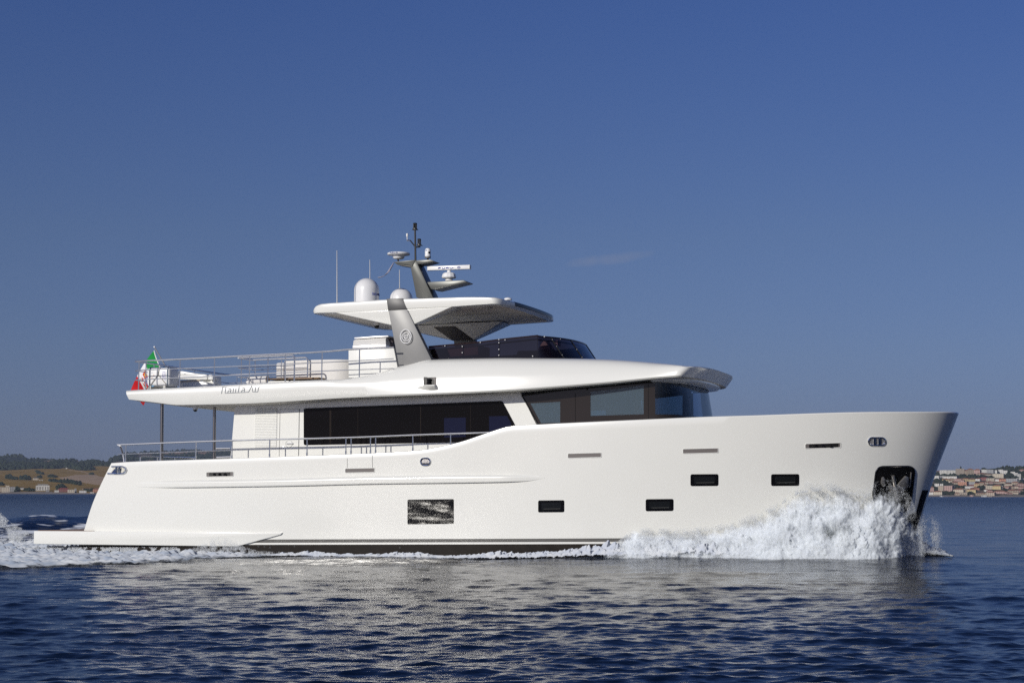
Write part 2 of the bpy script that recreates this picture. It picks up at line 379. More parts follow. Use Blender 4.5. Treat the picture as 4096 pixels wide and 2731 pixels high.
# fairleads in polished steel
for (x0, y0, x1, y1, kind) in ((1680.5, 1829, 1724.4, 1863, 0), (3470.3, 1746.6, 3543, 1783.3, 1)):
    oc = rrect(x0 + 3, y0 + 3, x1 - 3, y1 - 3, (y1 - y0) / 2 - 3.5, 8)
    fl = panel('fairlead', oc, mat('fairlead_inside', (0.55, 0.54, 0.53), 0.12, metal=1.0) if not kind else mat('fairlead_dark', (0.42, 0.42, 0.43), 0.35, metal=0.6), yacht, 0.004, 0.02)
    ringband('rim', oc, 0.024, CHROME, fl, 0.012)
    if kind:
        for fx in (0.36, 0.62):
            a, n = hit(x0 + (x1 - x0) * fx, y0 + 5); b, n2 = hit(x0 + (x1 - x0) * fx, y1 - 5)
            MB().tube([a + n * 0.03, b + n2 * 0.03], 0.028, 10).build('roller', CHROME, fl)
    else:
        a, n = hit(x0 + 8, y1 - 9); b, n2 = hit(x1 - 7, y1 - 9)
        MB().tube([a + n * 0.012, b + n2 * 0.012], 0.03, 8).build('roller', mat('fairlead_shade', (0.25, 0.24, 0.23), 0.3, metal=1.0), fl)
# stern fairlead: chrome slot open towards the stern edge
sp_ = [Z5(958, 248), Z5(1050, 247), Z5(1072, 256), Z5(1083, 276), Z5(1072, 298), Z5(1050, 307), Z5(925, 306)]
dk = [hit(*p) for p in (Z5(978, 252), Z5(1048, 251), Z5(1068, 276), Z5(1048, 302), Z5(945, 302))]
fl = MB().prism([q + n * 0.006 for q, n in dk], (0, -0.012, 0)).build('stern_fairlead', mat('fairlead_pale', (0.62, 0.6, 0.52), 0.3), yacht)
MB().tube([q + n * 0.02 for q, n in map(lambda p: hit(*p), sp_)], 0.028, 8).build('rim', CHROME, fl)
for px, w_ in ((1003, 0.045), (1030, 0.05)):
    a, n = hit(*Z5(px, 256)); b, n2 = hit(*Z5(px - 4, 299))
    MB().tube([a + n * 0.03, b + n2 * 0.03], [w_, w_ * 0.8], 10).build('bollard', CHROME, fl)
panel('opening', [Z5(963, 290), Z5(984, 266), Z5(992, 266), Z5(990, 300), Z5(955, 301)], mat('sea_shadow_glass', (0.03, 0.05, 0.12), 0.1), fl, 0.022, 0.005)
# rub rail: half-round swelling that runs out at both ends
rp = MB(); NR = 120; rows = []
top_px = pchip([530, 620, 1100, 1500, 1900, 2100, 2180], [1930, 1921.5, 1912, 1901, 1896.5, 1897.5, 1905]); bot_px = pchip([530, 620, 1100, 1500, 1900, 2100, 2180], [1948, 1951.5, 1946, 1937, 1931.5, 1926, 1913])
for k in range(NR + 1):
    px = 530 + (2178 - 530) * k / NR; e = smooth(530, 760, px) * (1 - smooth(2010, 2178, px)); row = []
    for j in range(11):
        f = j / 10; py = top_px(px) + (bot_px(px) - top_px(px)) * f; q, n = hit(px, py)
        prof = min(1, (f / 0.30)) ** 0.9 if f < 0.82 else max(0.0, 1 - ((f - 0.82) / 0.18) ** 2) ** 0.5
        row.append(q + n * (0.002 + 0.085 * e * prof) if 0 < j < 10 else q - n * 0.03)
    rows.append(row)
rp.grid(rows).build('rub_rail', GEL, yacht, smooth=50)
# seams of the boarding gate
for px in (618, 833):
    a = [hit(*Z4(px, y)) for y in (676, 720, 792)]
    MB().tube([q + n * 0.001 for q, n in a], 0.006, 5).build('gate_seam', SEAM, yacht)
# swim platform with side sponsons
PT = bp(*Z5(500, 797), -3.36).z; PB = bp(*Z5(500, 910), -3.36).z
xa = bp(*Z5(297, 850), -3.36).x; xt = bp(1130.7, 2119, -3.4).x; xt2 = bp(1123, 2137.6, -3.4).x; zt2 = bp(1123, 2137.6, -3.4).z; xt3 = bp(949, 2178, -3.4).x
pm = MB()
for sd in (-1, 1):
    yo, yi = 3.42 * sd, 2.6 * sd
    pr = [(xa, PT), (xt, PT + 0.02), (xt2, zt2), (xt3, PB), (xa, PB)]
    pm.prism([Vector((x, yo, z)) for x, z in pr], (0, yi - yo, 0))
pm.box(xa + 0.001, xs_(0.5) + 0.6, -2.62, 2.62, PB + 0.001, PT - 0.001)
plat = pm.build('swim_platform', GEL, yacht, bevel=0.022, seg=3)
MB().box(xa + 0.06, xs_(PT) + 0.35, -3.3, 3.3, PT - 0.003, PT + 0.014).build('teak_planking', TEAK, plat)
# black stem guard and anchor pocket plate
sg = [ZK(752, 781), ZK(822, 781), ZK(790, 880), ZK(738, 1052), ZK(700, 1180), ZK(655, 1330), ZK(612, 1470), ZK(560, 1560), ZK(430, 1560), ZK(400, 1400), ZK(470, 1200), ZK(590, 1080), ZK(680, 1040), ZK(712, 905)]
def hits(px, py):
    o, d = bray(px, py); loc, nor, i, dist = HB.ray_cast(o, d.normalized())
    k = 0
    while loc is None and k < 40:
        k += 1; o, d = bray(px - k * 1.0, py); loc, nor, i, dist = HB.ray_cast(o, d.normalized())
    if loc is None: return hit(px, py)
    if nor.dot(d) > 0: nor = -nor
    return loc, nor
panel('stem_guard', [p for a, b in zip(sg, sg[1:] + sg[:1]) for p in (a, ((a[0] + b[0]) / 2, (a[1] + b[1]) / 2))], BLKPLATE, yacht, 0.012, 0.03, caster=hits, rings=(0.0, 0.3, 0.6, 0.85, 1.0), centre=ZK(640, 1200))
pk = [ZK(150, 830), ZK(170, 700), ZK(187, 560), ZK(212, 515), ZK(260, 495), ZK(420, 493), ZK(590, 492), ZK(640, 512), ZK(657, 560), ZK(640, 700), ZK(625, 830), ZK(608, 930), ZK(560, 1040), ZK(400, 1100), ZK(200, 1050)]
pocket = panel('anchor_pocket', roundpoly(pk, 12), BLKPLATE, yacht, 0.010, 0.04, rings=(0.0, 0.3, 0.6, 0.85, 1.0), centre=ZK(400, 780))
ringband('rim', roundpoly(pk, 12), 0.02, mat('dark_steel', (0.16, 0.16, 0.165), 0.25, metal=1.0), pocket, 0.012)
def on_hull(pts, out): return [q + n * out for q, n in (hit(*p) for p in pts)]
anc = bpy.data.objects.new('anchor', None); SC.collection.objects.link(anc); anc.matrix_world = BW
tag(anc, 'steel anchor drawn up in the black pocket of the white bow', 'anchor')
STGREY = mat('galvanised_steel', (0.42, 0.40, 0.38), 0.3, metal=0.8)
def wedge(name, pts, out, th):
    a = on_hull(pts, out); b = on_hull(pts, out - th); m = MB(); n = len(a)
    m.add(a + b, [tuple(range(n)), tuple(range(2 * n - 1, n - 1, -1))] + [(i, n + i, n + (i + 1) % n, (i + 1) % n) for i in range(n)])
    return m.build(name, STGREY, anc, bevel=0.01)
wedge('fluke', [ZK(420, 720), ZK(528, 600), ZK(560, 615), ZK(556, 740), ZK(500, 760)], 0.10, 0.06)
wedge('fluke', [ZK(572, 740), ZK(590, 640), ZK(600, 556), ZK(609, 575), ZK(596, 740)], 0.06, 0.03)
wedge('fluke', [ZK(238, 690), ZK(250, 625), ZK(270, 612), ZK(285, 640), ZK(290, 720), ZK(262, 735)], 0.08, 0.05)
MB().tube(on_hull([ZK(430, 900), ZK(400, 700), ZK(380, 600)], 0.07), 0.045, 10).build('shank', STGREY, anc)
wedge('crown', [ZK(330, 720), ZK(520, 735), ZK(500, 800), ZK(350, 800)], 0.11, 0.08)
# discharge outlets in the antifouling
for px, py in (ZS(632, 582), ZS(745, 588), ZS(850, 605), ZS(1310, 578), Z7(195, 665)):
    panel('discharge_outlet', [(px + 4 * math.cos(R(a)), py + 5 * math.sin(R(a))) for a in range(0, 360, 40)], BLACK, yacht, 0.006, 0.02)

# ---------------------------------------------------------------- upper deck shell (flybridge deck, wheelhouse roof and visor)
WS = 3.36
tA = [Z1(120, 495), Z1(250, 487), Z1(480, 474), Z1(960, 449), Z1(1520, 416), Z1(1900, 398)]
tB = [Z2(300, 1428), Z2(420, 1415), Z2(560, 1392), Z2(700, 1362), Z2(835, 1318), Z2(960, 1290), Z2(1110, 1253)]
tC = [Z2(1300, 1246), Z2(1600, 1240), (2134, 1429.5), (2403, 1432), (2555, 1440), (2660, 1450.5), (2757, 1464)]
bA = [Z1(145, 583), Z1(380, 607), Z1(620, 632), Z1(1155, 621), Z1(2352, 558), (1568, 1583.5), (2035, 1563.5), (2124.5, 1556.7), (2414.5, 1531.5), (2560, 1516), (2648, 1507.4), (2740, 1502)]
def yt(px): return -3.3 + 0.65 * smooth(1300, 1720, px)
_t = [bp(px, py, yt(px)) for px, py in tA + tB + tC]; _b_ = [bp(px, py, -WS) for px, py in bA]
xt_s = [p.x for p in _t]; zt_top = pchip(xt_s, [p.z for p in _t]); zb_bot = pchip([p.x for p in _b_], [p.z for p in _b_])
XA = bp(*Z1(120, 500), -WS).x; XC = bp(2700, 1470, -3.0).x; ZTC = _t[-1].z; ZBC = _b_[-1].z; XTC = _t[-1].x; XBC = _b_[-1].x
def shell_w(x, xtip, n=3.2, W=WS - 0.12, xc=None):
    xc = XC if xc is None else xc
    if x <= xc: return None
    return W * max(0.0, 1 - ((x - xc) / (xtip - xc)) ** n) ** (1 / n)
def bis(f, lo, hi, target, it=40):
    for _ in range(it):
        mid = (lo + hi) / 2
        if f(mid) < target: lo = mid
        else: hi = mid
    return (lo + hi) / 2
def plan_super(xc, xtip, W, n, K=40):         # half outline from the starboard corner to the centreline and over to port
    out = []
    for k in range(2 * K + 1):
        a = math.pi * (k / (2 * K)) - math.pi / 2          # -90..90 deg: starboard -> port
        c, s = math.cos(a), math.sin(a)
        out.append((xc + (xtip - xc) * abs(c) ** (2 / n), W * math.copysign(abs(s) ** (2 / n), s)))
    return out
XTIP = bis(lambda xt_: max(proj((x, y, ZTC - 0.06))[0] for x, y in plan_super(XC, xt_, 3.0, 3.2)), XC + 0.5, XC + 5, 2933.5)
stn = list(np.linspace(XA, XC, 90)) + [XC + (XTIP - XC) * math.sin(math.pi / 2 * k / 44) for k in range(1, 45)]
wtaper = lambda x: WS - 0.30 * smooth(XC - 5.0, XC, x)
def shell_section(x):
    aft = 1 - smooth(bp(1300, 1500, -3).x, bp(1720, 1430, -3).x, x); g = 1 - aft
    zt = zt_top(min(x, XTC)) if x < XTC else ZTC; zb = zb_bot(min(x, XBC)) if x < XBC else ZBC
    w0 = wtaper(x); wv = shell_w(x, XTIP, 3.2, wtaper(XC)); k = 1.0 if wv is None else wv / wtaper(XC)
    h = zt - zb; nose = smooth(XC - 0.8, XC + 0.6, x); rake = 0.0 if wv is None else 0.22 * min(1.0, (x - XC) / 0.5)
    A = [(0, zt - 0.10), (w0 - 0.30, zt - 0.10), (w0 - 0.26, zt - 0.02), (w0 - 0.16, zt), (w0 - 0.07, zt - 0.012), (w0 - 0.02, zt - 0.05), (w0, zt - 0.11), (w0, zb + 0.52 * h), (w0 - 0.035, zb + 0.05), (w0 - 0.06, zb), (w0 - 0.75, zb - 0.03), (0, zb - 0.03)]
    t_ = 1 - nose
    B = [(0, zt), (w0 - 1.25, zt), (w0 - 0.25 - 0.70 * t_, zt - 0.0), (w0 - 0.12 - 0.53 * t_, zt - 0.02), (w0 - 0.06 - 0.39 * t_, zt - 0.05 * h - 0.01), (w0 - 0.02 - 0.26 * t_, zt - 0.16 * h), (w0 - 0.12 * t_, zt - 0.36 * h), (w0 - 0.035 * t_, zt - 0.62 * h), (w0 - 0.01, zb + 0.04), (w0 - 0.05, zb), (w0 - 0.75, zb - 0.005 * (1 - nose)), (0, zb - 0.005 * (1 - nose))]
    pts = []
    for (ya, za), (yb, zb2) in zip(A, B):
        y = ya * aft + yb * g; z = za * aft + zb2 * g; fr = min(1, max(0, (zt - z) / h))
        pts.append(Vector((x - rake * fr, -max(0, y) * k, z)))
    # stern end leans: lower edge further forward
    e = 1 - smooth(XA, XA + 1.2, x); sh = bp(*Z1(145, 583), -WS).x - XA
    return [Vector((p.x + sh * e * min(1, max(0, (zt - p.z) / h)), p.y, p.z)) for p in pts]
sm = MB(); secs = [shell_section(x) for x in stn]
full = [s_ + [Vector((p.x, -p.y, p.z)) for p in s_[::-1]] for s_ in secs]
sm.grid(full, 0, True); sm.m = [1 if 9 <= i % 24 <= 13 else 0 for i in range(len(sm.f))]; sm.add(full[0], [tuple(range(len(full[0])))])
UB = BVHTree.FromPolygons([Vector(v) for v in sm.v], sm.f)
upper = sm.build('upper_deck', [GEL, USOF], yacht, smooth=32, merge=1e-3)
def hitu(px, py):
    o, d = bray(px, py); loc, nor, i, dist = UB.ray_cast(o, d.normalized())
    if loc is None: return bp(px, py, -WS), Vector((0, -1, 0))
    if nor.dot(d) > 0: nor = -nor
    return loc, nor
# name on the fascia
NAME = [[(305, 515), (362, 205), (440, 205)], [(515, 205), (470, 492), (1580, 440), (1735, 140), (1775, 435), (2010, 427), (2045, 240), (2080, 208), (2140, 218)],
        [(635, 305), (690, 277), (738, 280), (752, 310), (722, 480)], [(728, 375), (650, 378), (612, 405), (600, 485)], [(875, 265), (840, 475)], [(990, 265), (955, 468)],
        [(1140, 170), (1090, 462)], [(1095, 268), (1165, 262)], [(1280, 265), (1340, 240), (1385, 248), (1397, 275), (1368, 450)], [(1372, 340), (1295, 350), (1258, 385), (1245, 455)],
        [(1915, 215), (1880, 430)], [(1927, 172), (1933, 158)]]
nm = MB()
for st in NAME:
    pts = []
    for a, b in zip(st, st[1:]):
        for k in range(4): pts.append((a[0] + (b[0] - a[0]) * k / 4, a[1] + (b[1] - a[1]) * k / 4))
    pts.append(st[-1]); nm.tube([q + n * 0.006 for q, n in (hitu(*ZN(*p)) for p in pts)], 0.0105, 6)
nm.build('name_lettering', GREYL, upper)
# starboard side-light niche
nl = panel('side_light', [ZL(*p) for p in ((565, 440), (760, 445), (800, 470), (1310, 450), (1400, 950), (490, 945))], BLACK, yacht, 0.012, 0.1, caster=hitu, rings=(0.0, 1.0))
panel('housing', [ZL(*p) for p in ((1060, 480), (1300, 460), (1390, 935), (1230, 935), (1240, 650), (1150, 570))], mat('light_housing', (0.12, 0.105, 0.10), 0.5), nl, 0.02, 0.01, caster=hitu, rings=(0.0, 1.0))
q0, n0 = hitu(*ZL(900, 900)); q1, n1 = hitu(*ZL(900, 560)); hh = (q1 - q0).length
MB().lathe(q0 + n0 * 0.05, [(0.01, 0), (0.06, 0.0), (0.06, 0.05), (0.05, 0.06), (0.05, hh - 0.04), (0.06, hh - 0.03), (0.06, hh), (0.01, hh)], 14).build('lens', BLACKG, nl)
br = MB(); rows = []
for k in range(13):
    f = k / 12; x = 20 + 1430 * f; e = math.sin(min(1, f * 1.08) * math.pi / 2) ** 1.3 * (1 if f < 0.93 else max(0.0, 1 - ((f - 0.93) / 0.07) ** 2) ** 0.5)
    yt_ = 1100 - 145 * min(1, f / 0.33); a, n = hitu(*ZL(x, yt_)); b, n2 = hitu(*ZL(x, 1110 + 150 * math.sin(min(1.0, f * 1.0) * math.pi * 0.72)))
    rows.append([a - n * 0.02, a + n * 0.14 * e, a + n * 0.15 * e - Vector((0, 0, 0.03 * e)), (a + b) / 2 + n * 0.10 * e, b + n * 0.01, b - n * 0.02])
br.grid(rows).build('bracket', GEL, nl, smooth=40)
# camera domes under the overhangs
def dome_cam(px, py, y, r, name='dome_camera', par=None):
    c = bp(px, py, y); o = MB().lathe(c, [(0.01, r * 2.0), (r * 0.9, r * 2.0), (r, r * 1.5), (r * 0.95, 0), (r * 0.3, -0.02)], 16).build(name, PLASTW, par or yacht)
    MB().lathe(c, [(r * 0.8, 0.0), (r * 0.75, -r * 0.35), (r * 0.45, -r * 0.7), (0.01, -r * 0.8)], 14).build('lens', BLACKG, o)
    return o
dome_cam(781.5, 1638, -2.9, 0.075); dome_cam(2315, 1547, -3.05, 0.045)

# ---------------------------------------------------------------- saloon deckhouse
YD = -2.6
za_ = lambda px: bp(px, 1600, YD).x
zs0 = 2.0
dh = [bp(941, 1612, YD) + Vector((0, 0, 0.05)), bp(922, 1832, YD), Vector((bp(916, 1900, YD).x, YD, zs0)), Vector((bp(2260, 1697, YD).x, YD, zs0)), bp(2152.6, 1696.5, YD), bp(2087, 1579, YD), bp(2075, 1568, YD) + Vector((0, 0, 0.05))]
house = MB().prism(dh, (0, 5.2, 0)).build('deckhouse', GEL, yacht)
pc = plane_caster(YD)
lv = MB(); lo = [(1021.5, 1632), (1109.5, 1631), (1106.5, 1787.5), (1017.5, 1789)]
lou = panel('louvre_vent', roundpoly(lo, 4), GEL2, yacht, 0.012, 0.03, caster=pc, rings=(0, 1.0))
for k in range(24):
    f = (k + 0.5) / 24; a = bp(1022.5 - 4 * f, 1634 + 153 * f, YD); b = bp(1108 - 3 * f, 1633 + 153 * f, YD)
    m = MB(); m.prism([a + Vector((0, -0.012, 0.016)), a + Vector((0, -0.03, -0.008)), a + Vector((0, -0.012, -0.012))], b - a); m.build('slat', GEL2, lou, smooth=0)
dp = [(1120.5, 1636.5), (1197, 1635.5), (1194, 1824), (1116.5, 1826)]
door = panel('door', dp, GEL, yacht, 0.006, 0.02, caster=pc, rings=(0, 1.0))
MB().tube([bp(px, py, YD - 0.006) for px, py in (dp[3], dp[0], dp[1], dp[2])], 0.009, 5).build('seam', SEAM, door)
q = bp(1155.8, 1774.3, YD)
MB().lathe(q + Vector((0, -0.004, 0)), [(0.002, 0.0), (0.105, 0), (0.11, -0.012), (0.095, -0.02), (0.088, -0.004), (0.002, -0.004)], 28, axis='Y').build('handle_recess', GEL2, door)
MB().tube([bp(1147, 1774.5, YD - 0.03), bp(1171, 1773.5, YD - 0.03)], 0.022, 8).build('handle', STEEL, door)
MB().lathe(bp(1133, 1787, YD - 0.006), [(0.002, -0.0), (0.022, 0), (0.02, -0.012), (0.002, -0.014)], 12, axis='Y').build('lock', STEEL, door)
so = roundpoly([(1215.3, 1632.9), (2009.5, 1602.8), (2095, 1764), (1215.3, 1779.6)], 7)
sal = panel('saloon_window', so, SALG, yacht, 0.012, 0.03, caster=pc, rings=(0, 1.0), centre=(1650, 1690))
for x0, x1, y0, y1 in ((1318, 1325, 1636, 1770), (1430.5, 1432, 1632, 1772), (1681, 1684, 1621, 1760), (1881, 1882.5, 1612, 1750)):
    MB().prism([bp(x0, y0, YD - 0.0135), bp(x1, y0, YD - 0.0135), bp(x1, y1, YD - 0.0135), bp(x0, y1, YD - 0.0135)], (0, 0.004, 0)).build('mullion', mat('mullion_brown', (0.014, 0.010, 0.008), 0.2, spec=0.15), sal)
for pts in ([Z4(1447, 367), Z4(1633, 362), Z4(1633, 528), Z4(1447, 533)], [Z4(1832, 352), Z4(1985, 348), Z4(2020, 412), Z4(2022, 440), Z4(1832, 500)]):
    panel('pane', pts, mat('night_blue_glass', (0.008, 0.010, 0.03), 0.04, spec=0.15), sal, 0.015, 0.004, caster=pc, rings=(0, 1.0))
# ---------------------------------------------------------------- wheelhouse
def plate(outer, holes, y, th, name, mats, parent, mirror=False):
    from mathutils.geometry import tessellate_polygon
    loops = [[Vector((p.x, p.z, 0)) for p in outer]] + [[Vector((p.x, p.z, 0)) for p in h] for h in holes]
    tris = tessellate_polygon(loops); allp = [p for l in loops for p in l]; n = len(allp); m = MB()
    sg_ = -1 if mirror else 1
    v = [Vector((p.x, y * sg_, p.y)) for p in allp] + [Vector((p.x, (y + th) * sg_, p.y)) for p in allp]
    fs = [tuple(t) for t in tris] + [tuple(n + i for i in t[::-1]) for t in tris]; o = 0
    for l in loops:
        k = len(l); fs += [(o + i, o + (i + 1) % k, n + o + (i + 1) % k, n + o + i) for i in range(k)]; o += k
    m.add(v, fs); return m.build(name, mats, parent, smooth=20)
XWC = bp(2612, 1600, YD).x
zwb = bp(2152, 1697, YD).z - 0.02
outer = bpl([(2087, 1579), (2311.6, 1550.5), (2480, 1536), (2612, 1524)], YD)
outer += [Vector((XWC, YD, bp(2612, 1676, YD).z - 0.1)), bp(2152.6, 1698, YD) - Vector((0, 0, 0.1))]
paneA = [ZP(246, 374), ZP(733, 350), ZP(733, 690), ZP(420, 697)]; paneB = [ZP(1224, 188), ZP(2088, 82), ZP(2088, 552), ZP(1224, 578)]
hA, hB_ = bpl(paneA, YD), bpl(paneB, YD)
wh = plate(outer, [hA, hB_], YD, 0.06, 'wheelhouse', BROWNG, yacht)
plate(outer, [hA, hB_], YD, 0.06, 'port_wall', BROWNG, wh, True)
for h in (hA, hB_):
    for sgn in (1, -1):
        MB().prism([Vector((p.x, (YD + 0.004) * sgn, p.z)) for p in h], (0, 0.012 * sgn, 0)).build('side_window', PANEG, wh, smooth=0)
MB().tube([bp(2089, 1580.5, YD - 0.004), bp(2250, 1559, YD - 0.004), bp(2480, 1538, YD - 0.004), bp(2612, 1527, YD - 0.004)], 0.032, 6).build('top_trim', BLACK, wh)
MB().tube([bp(2087.5, 1580, YD - 0.003), bp(2153, 1697, YD - 0.003)], 0.022, 6).build('aft_trim', BLACK, wh)
for px, a, b in ((2301.2, 1573, 1690), (2593.2, 1536, 1675)):
    MB().tube([bp(px, a, YD), bp(px, b, YD)], 0.007, 5).build('joint', BLACK, wh)
zg0 = bp(2617, 1672, YD).z - 0.12; zg1 = bp(2617, 1530, YD).z; zsill = bp(2617, 1657, YD).z
def wplan(z): return (zg1 - z) / (zg1 - zg0)
NW = 2.7
XWF = bis(lambda xf: max(proj((x, y, zsill))[0] for x, y in plan_super(XWC, xf, 2.6, NW)), XWC + 0.4, XWC + 4, 2853.5)
def wpt(k, z, off=0.0, K=60):
    P_ = plan_super(XWC, XWF - 0.16 + 0.20 * (wplan(z)), 2.6, NW, K)
    x, y = P_[k]; return Vector((x, y * (1 + off / 2.6), z)) + Vector((off if XWC + 0.2 < x else 0, 0, 0))
def px_of(k): return proj(wpt(k, zsill))[0]
KM = min(range(0, 90), key=lambda k: abs(px_of(k) - 2768)); KS = min(range(0, 60), key=lambda k: abs(px_of(k) - 2619))
cuts = [0, KS, KM - 1, KM + 1, 120 - KM - 1, 120 - KM + 1, 120 - KS, 120]
for i, (k0, k1) in enumerate(zip(cuts, cuts[1:])):
    if i % 2 == 0:
        MB().grid([[wpt(k, z) for k in range(k0, k1 + 1)] for z in (zg0, zsill, (zsill + zg1) / 2, zg1)]).build('mullion', BROWNG, wh, recalc=False)
    else:
        MB().grid([[wpt(k, z) for k in range(k0, k1 + 1)] for z in (zsill, (zsill * 2 + zg1) / 3, (zsill + zg1 * 2) / 3, zg1)]).build('windscreen', FRONTG, wh, recalc=False)
        MB().grid([[wpt(k, z) for k in range(k0, k1 + 1)] for z in (zg0, zsill)]).build('lower_frame', BROWNG, wh, recalc=False)
# inside: floor, dash, helm seats, screens
MB().box(XWC - 5.0, XWC + 0.6, -2.5, 2.5, zg0 - 0.35, zg0 - 0.3).build('floor', mat('dark_floor', (0.05, 0.035, 0.025), 0.5), wh)
MB().prism([Vector(p) for p in ((XWC + 0.05, -1.9, zg0 - 0.3), (XWC + 0.2, -1.9, zsill - 0.02), (XWF - 0.5, -1.9, zsill - 0.05), (XWF - 0.5, -1.9, zg0 - 0.3))], (0, 3.8, 0)).build('dashboard', mat('dark_leather', (0.015, 0.013, 0.014), 0.5), wh, bevel=0.04)
for yy in (-0.5, 0.7):
    st = MB(); st.box(XWC - 0.9, XWC - 0.45, yy - 0.28, yy + 0.28, zg0 - 0.3, zsill + 0.05); st.prism([Vector((XWC - 0.95, yy - 0.27, zsill + 0.03)), Vector((XWC - 0.78, yy - 0.27, zsill + 0.03)), Vector((XWC - 0.9, yy - 0.27, zsill + 0.62)), Vector((XWC - 1.02, yy - 0.27, zsill + 0.6))], (0, 0.54, 0))
    st.build('helm_seat', mat('tan_leather', (0.28, 0.12, 0.04), 0.5), wh, bevel=0.04)
# brow over the windows
bm_ = MB(); rows = []
K = 40
for off, z in ((0.02, zg1 - 0.005), (0.30, zg1 + 0.02), (0.36, zg1 + 0.07), (0.36, zg1 + 0.16), (0.05, zg1 + 0.17)):
    P_ = plan_super(XWC, XWF - 0.16 + off, 2.6 + off * 0.75, NW, K); rows.append([Vector((x, y, z)) for x, y in P_])
bm_.grid(rows).build('brow', GEL, wh, smooth=40)
# ---------------------------------------------------------------- hardtop and its arms
YH = 2.84
topH = [ZA(190, 340), ZA(240, 305), ZA(350, 287), ZA(680, 262), ZA(2090, 180), ZH(1000, 97), ZH(1400, 103)]
botH = [ZA(225, 490), ZA(650, 481), ZA(1780, 441), ZH(105, 276), ZH(760, 246), ZH(1000, 228), ZH(1400, 201)]
tH = bpl(topH, -YH); bH = bpl(botH, -YH)
ht_t = pchip([p.x for p in tH], [p.z for p in tH]); ht_b = pchip([p.x for p in bH], [p.z for p in bH])
XH0 = tH[0].x - 0.14; XHC = bp(1965, 1188, -YH).x; ZHT = ht_t(XHC); ZHB = ht_b(XHC)
XHT = bis(lambda xf: max(proj((x, y, ZHT - 0.10))[0] for x, y in plan_super(XHC, xf, YH, 2.5)), XHC + 0.5, XHC + 6, 2214.4)
# outline: starboard aft corner -> forward -> round the nose -> port aft corner
def ht_out(K=26):
    o = []
    for k in range(7):                                   # rounded aft starboard corner
        a = R(90 * k / 6); o.append((XH0 + 0.35 - 0.35 * math.cos(a) * 1.0, -(YH - 0.35 + 0.35 * math.sin(a))))
    for k in range(1, 24): o.append((XH0 + 0.35 + (XHC - XH0 - 0.35) * k / 24, -YH))
    o += plan_super(XHC, XHT, YH, 2.5, K)
    for k in range(23, 0, -1): o.append((XH0 + 0.35 + (XHC - XH0 - 0.35) * k / 24, YH))
    for k in range(6, -1, -1):
        a = R(90 * k / 6); o.append((XH0 + 0.35 - 0.35 * math.cos(a), (YH - 0.35 + 0.35 * math.sin(a))))
    return o
ho = ht_out(); NHO = len(ho)
def zt_h(x): return ht_t(min(x, XHC)) if x < XHC else ZHT
def zb_h(x): return ht_b(min(x, XHC)) if x < XHC else ZHB
cxh = (XH0 + XHC) / 2
def shrink(p, d):
    x, y = p; s = max(0.0, 1 - d / YH); nx = x
    if x > XHC: nx = XHC + (x - XHC) * (1 - d / (XHT - XHC))
    elif x < XH0 + 0.36: nx = x + d * min(1, (XH0 + 0.36 - x) / 0.3)
    return nx, y * s
def ring_h(d, fz, dz=0.0):
    out = []
    for p in ho:
        x, y = shrink(p, d); zt, zb = zt_h(p[0]), zb_h(p[0])
        nose = smooth(XHC, XHT, p[0]); zt -= 0.05 * nose
        out.append(Vector((x, y, zb + (zt - zb) * fz + dz)))
    return out
hm = MB()
hrows = [ring_h(2.5, 1.0, 0.03), ring_h(0.8, 1.0, 0.015), ring_h(0.15, 1.0), ring_h(0.05, 0.97), ring_h(0.01, 0.86), ring_h(0.0, 0.5), ring_h(0.02, 0.04), ring_h(0.05, 0.0), ring_h(0.26, 0.0), ring_h(0.29, 0.0, 0.035), ring_h(0.8, 0.0, 0.06), ring_h(1.6, 0.0, 0.085), ring_h(2.6, 0.0, 0.09)]
hm.grid(hrows[:9], 0, True); hm.grid(hrows[8:], 1, True)
hm.add(hrows[0], [tuple(range(NHO))]); hm.add(hrows[-1], [tuple(range(NHO))], 1)
hard = hm.build('hardtop', [GEL, SOFFIT], yacht, smooth=30)
# dark skylight set into the nose
ks = [k for k, p in enumerate(ho) if p[0] > XHC + 0.02]
def nosez(px): return px
kk = [k for k in ks if proj(Vector((ho[k][0], ho[k][1], ZHT)))[0] > 2055 and (ho[k][1] < 2.0)]
sk_rows = [[ring_h(d, f, dz)[k] + Vector((0.006, 0, 0.006)) for k in kk] for d, f, dz in ((0.012, 0.10, 0), (0.0, 0.5, 0), (0.01, 0.86, 0), (0.05, 0.97, 0), (0.15, 1.0, 0), (0.8, 1.0, 0.015))]
MB().grid(sk_rows).build('skylight', mat('blue_black_glass', (0.006, 0.010, 0.028), 0.08, spec=0.2), hard, recalc=False)
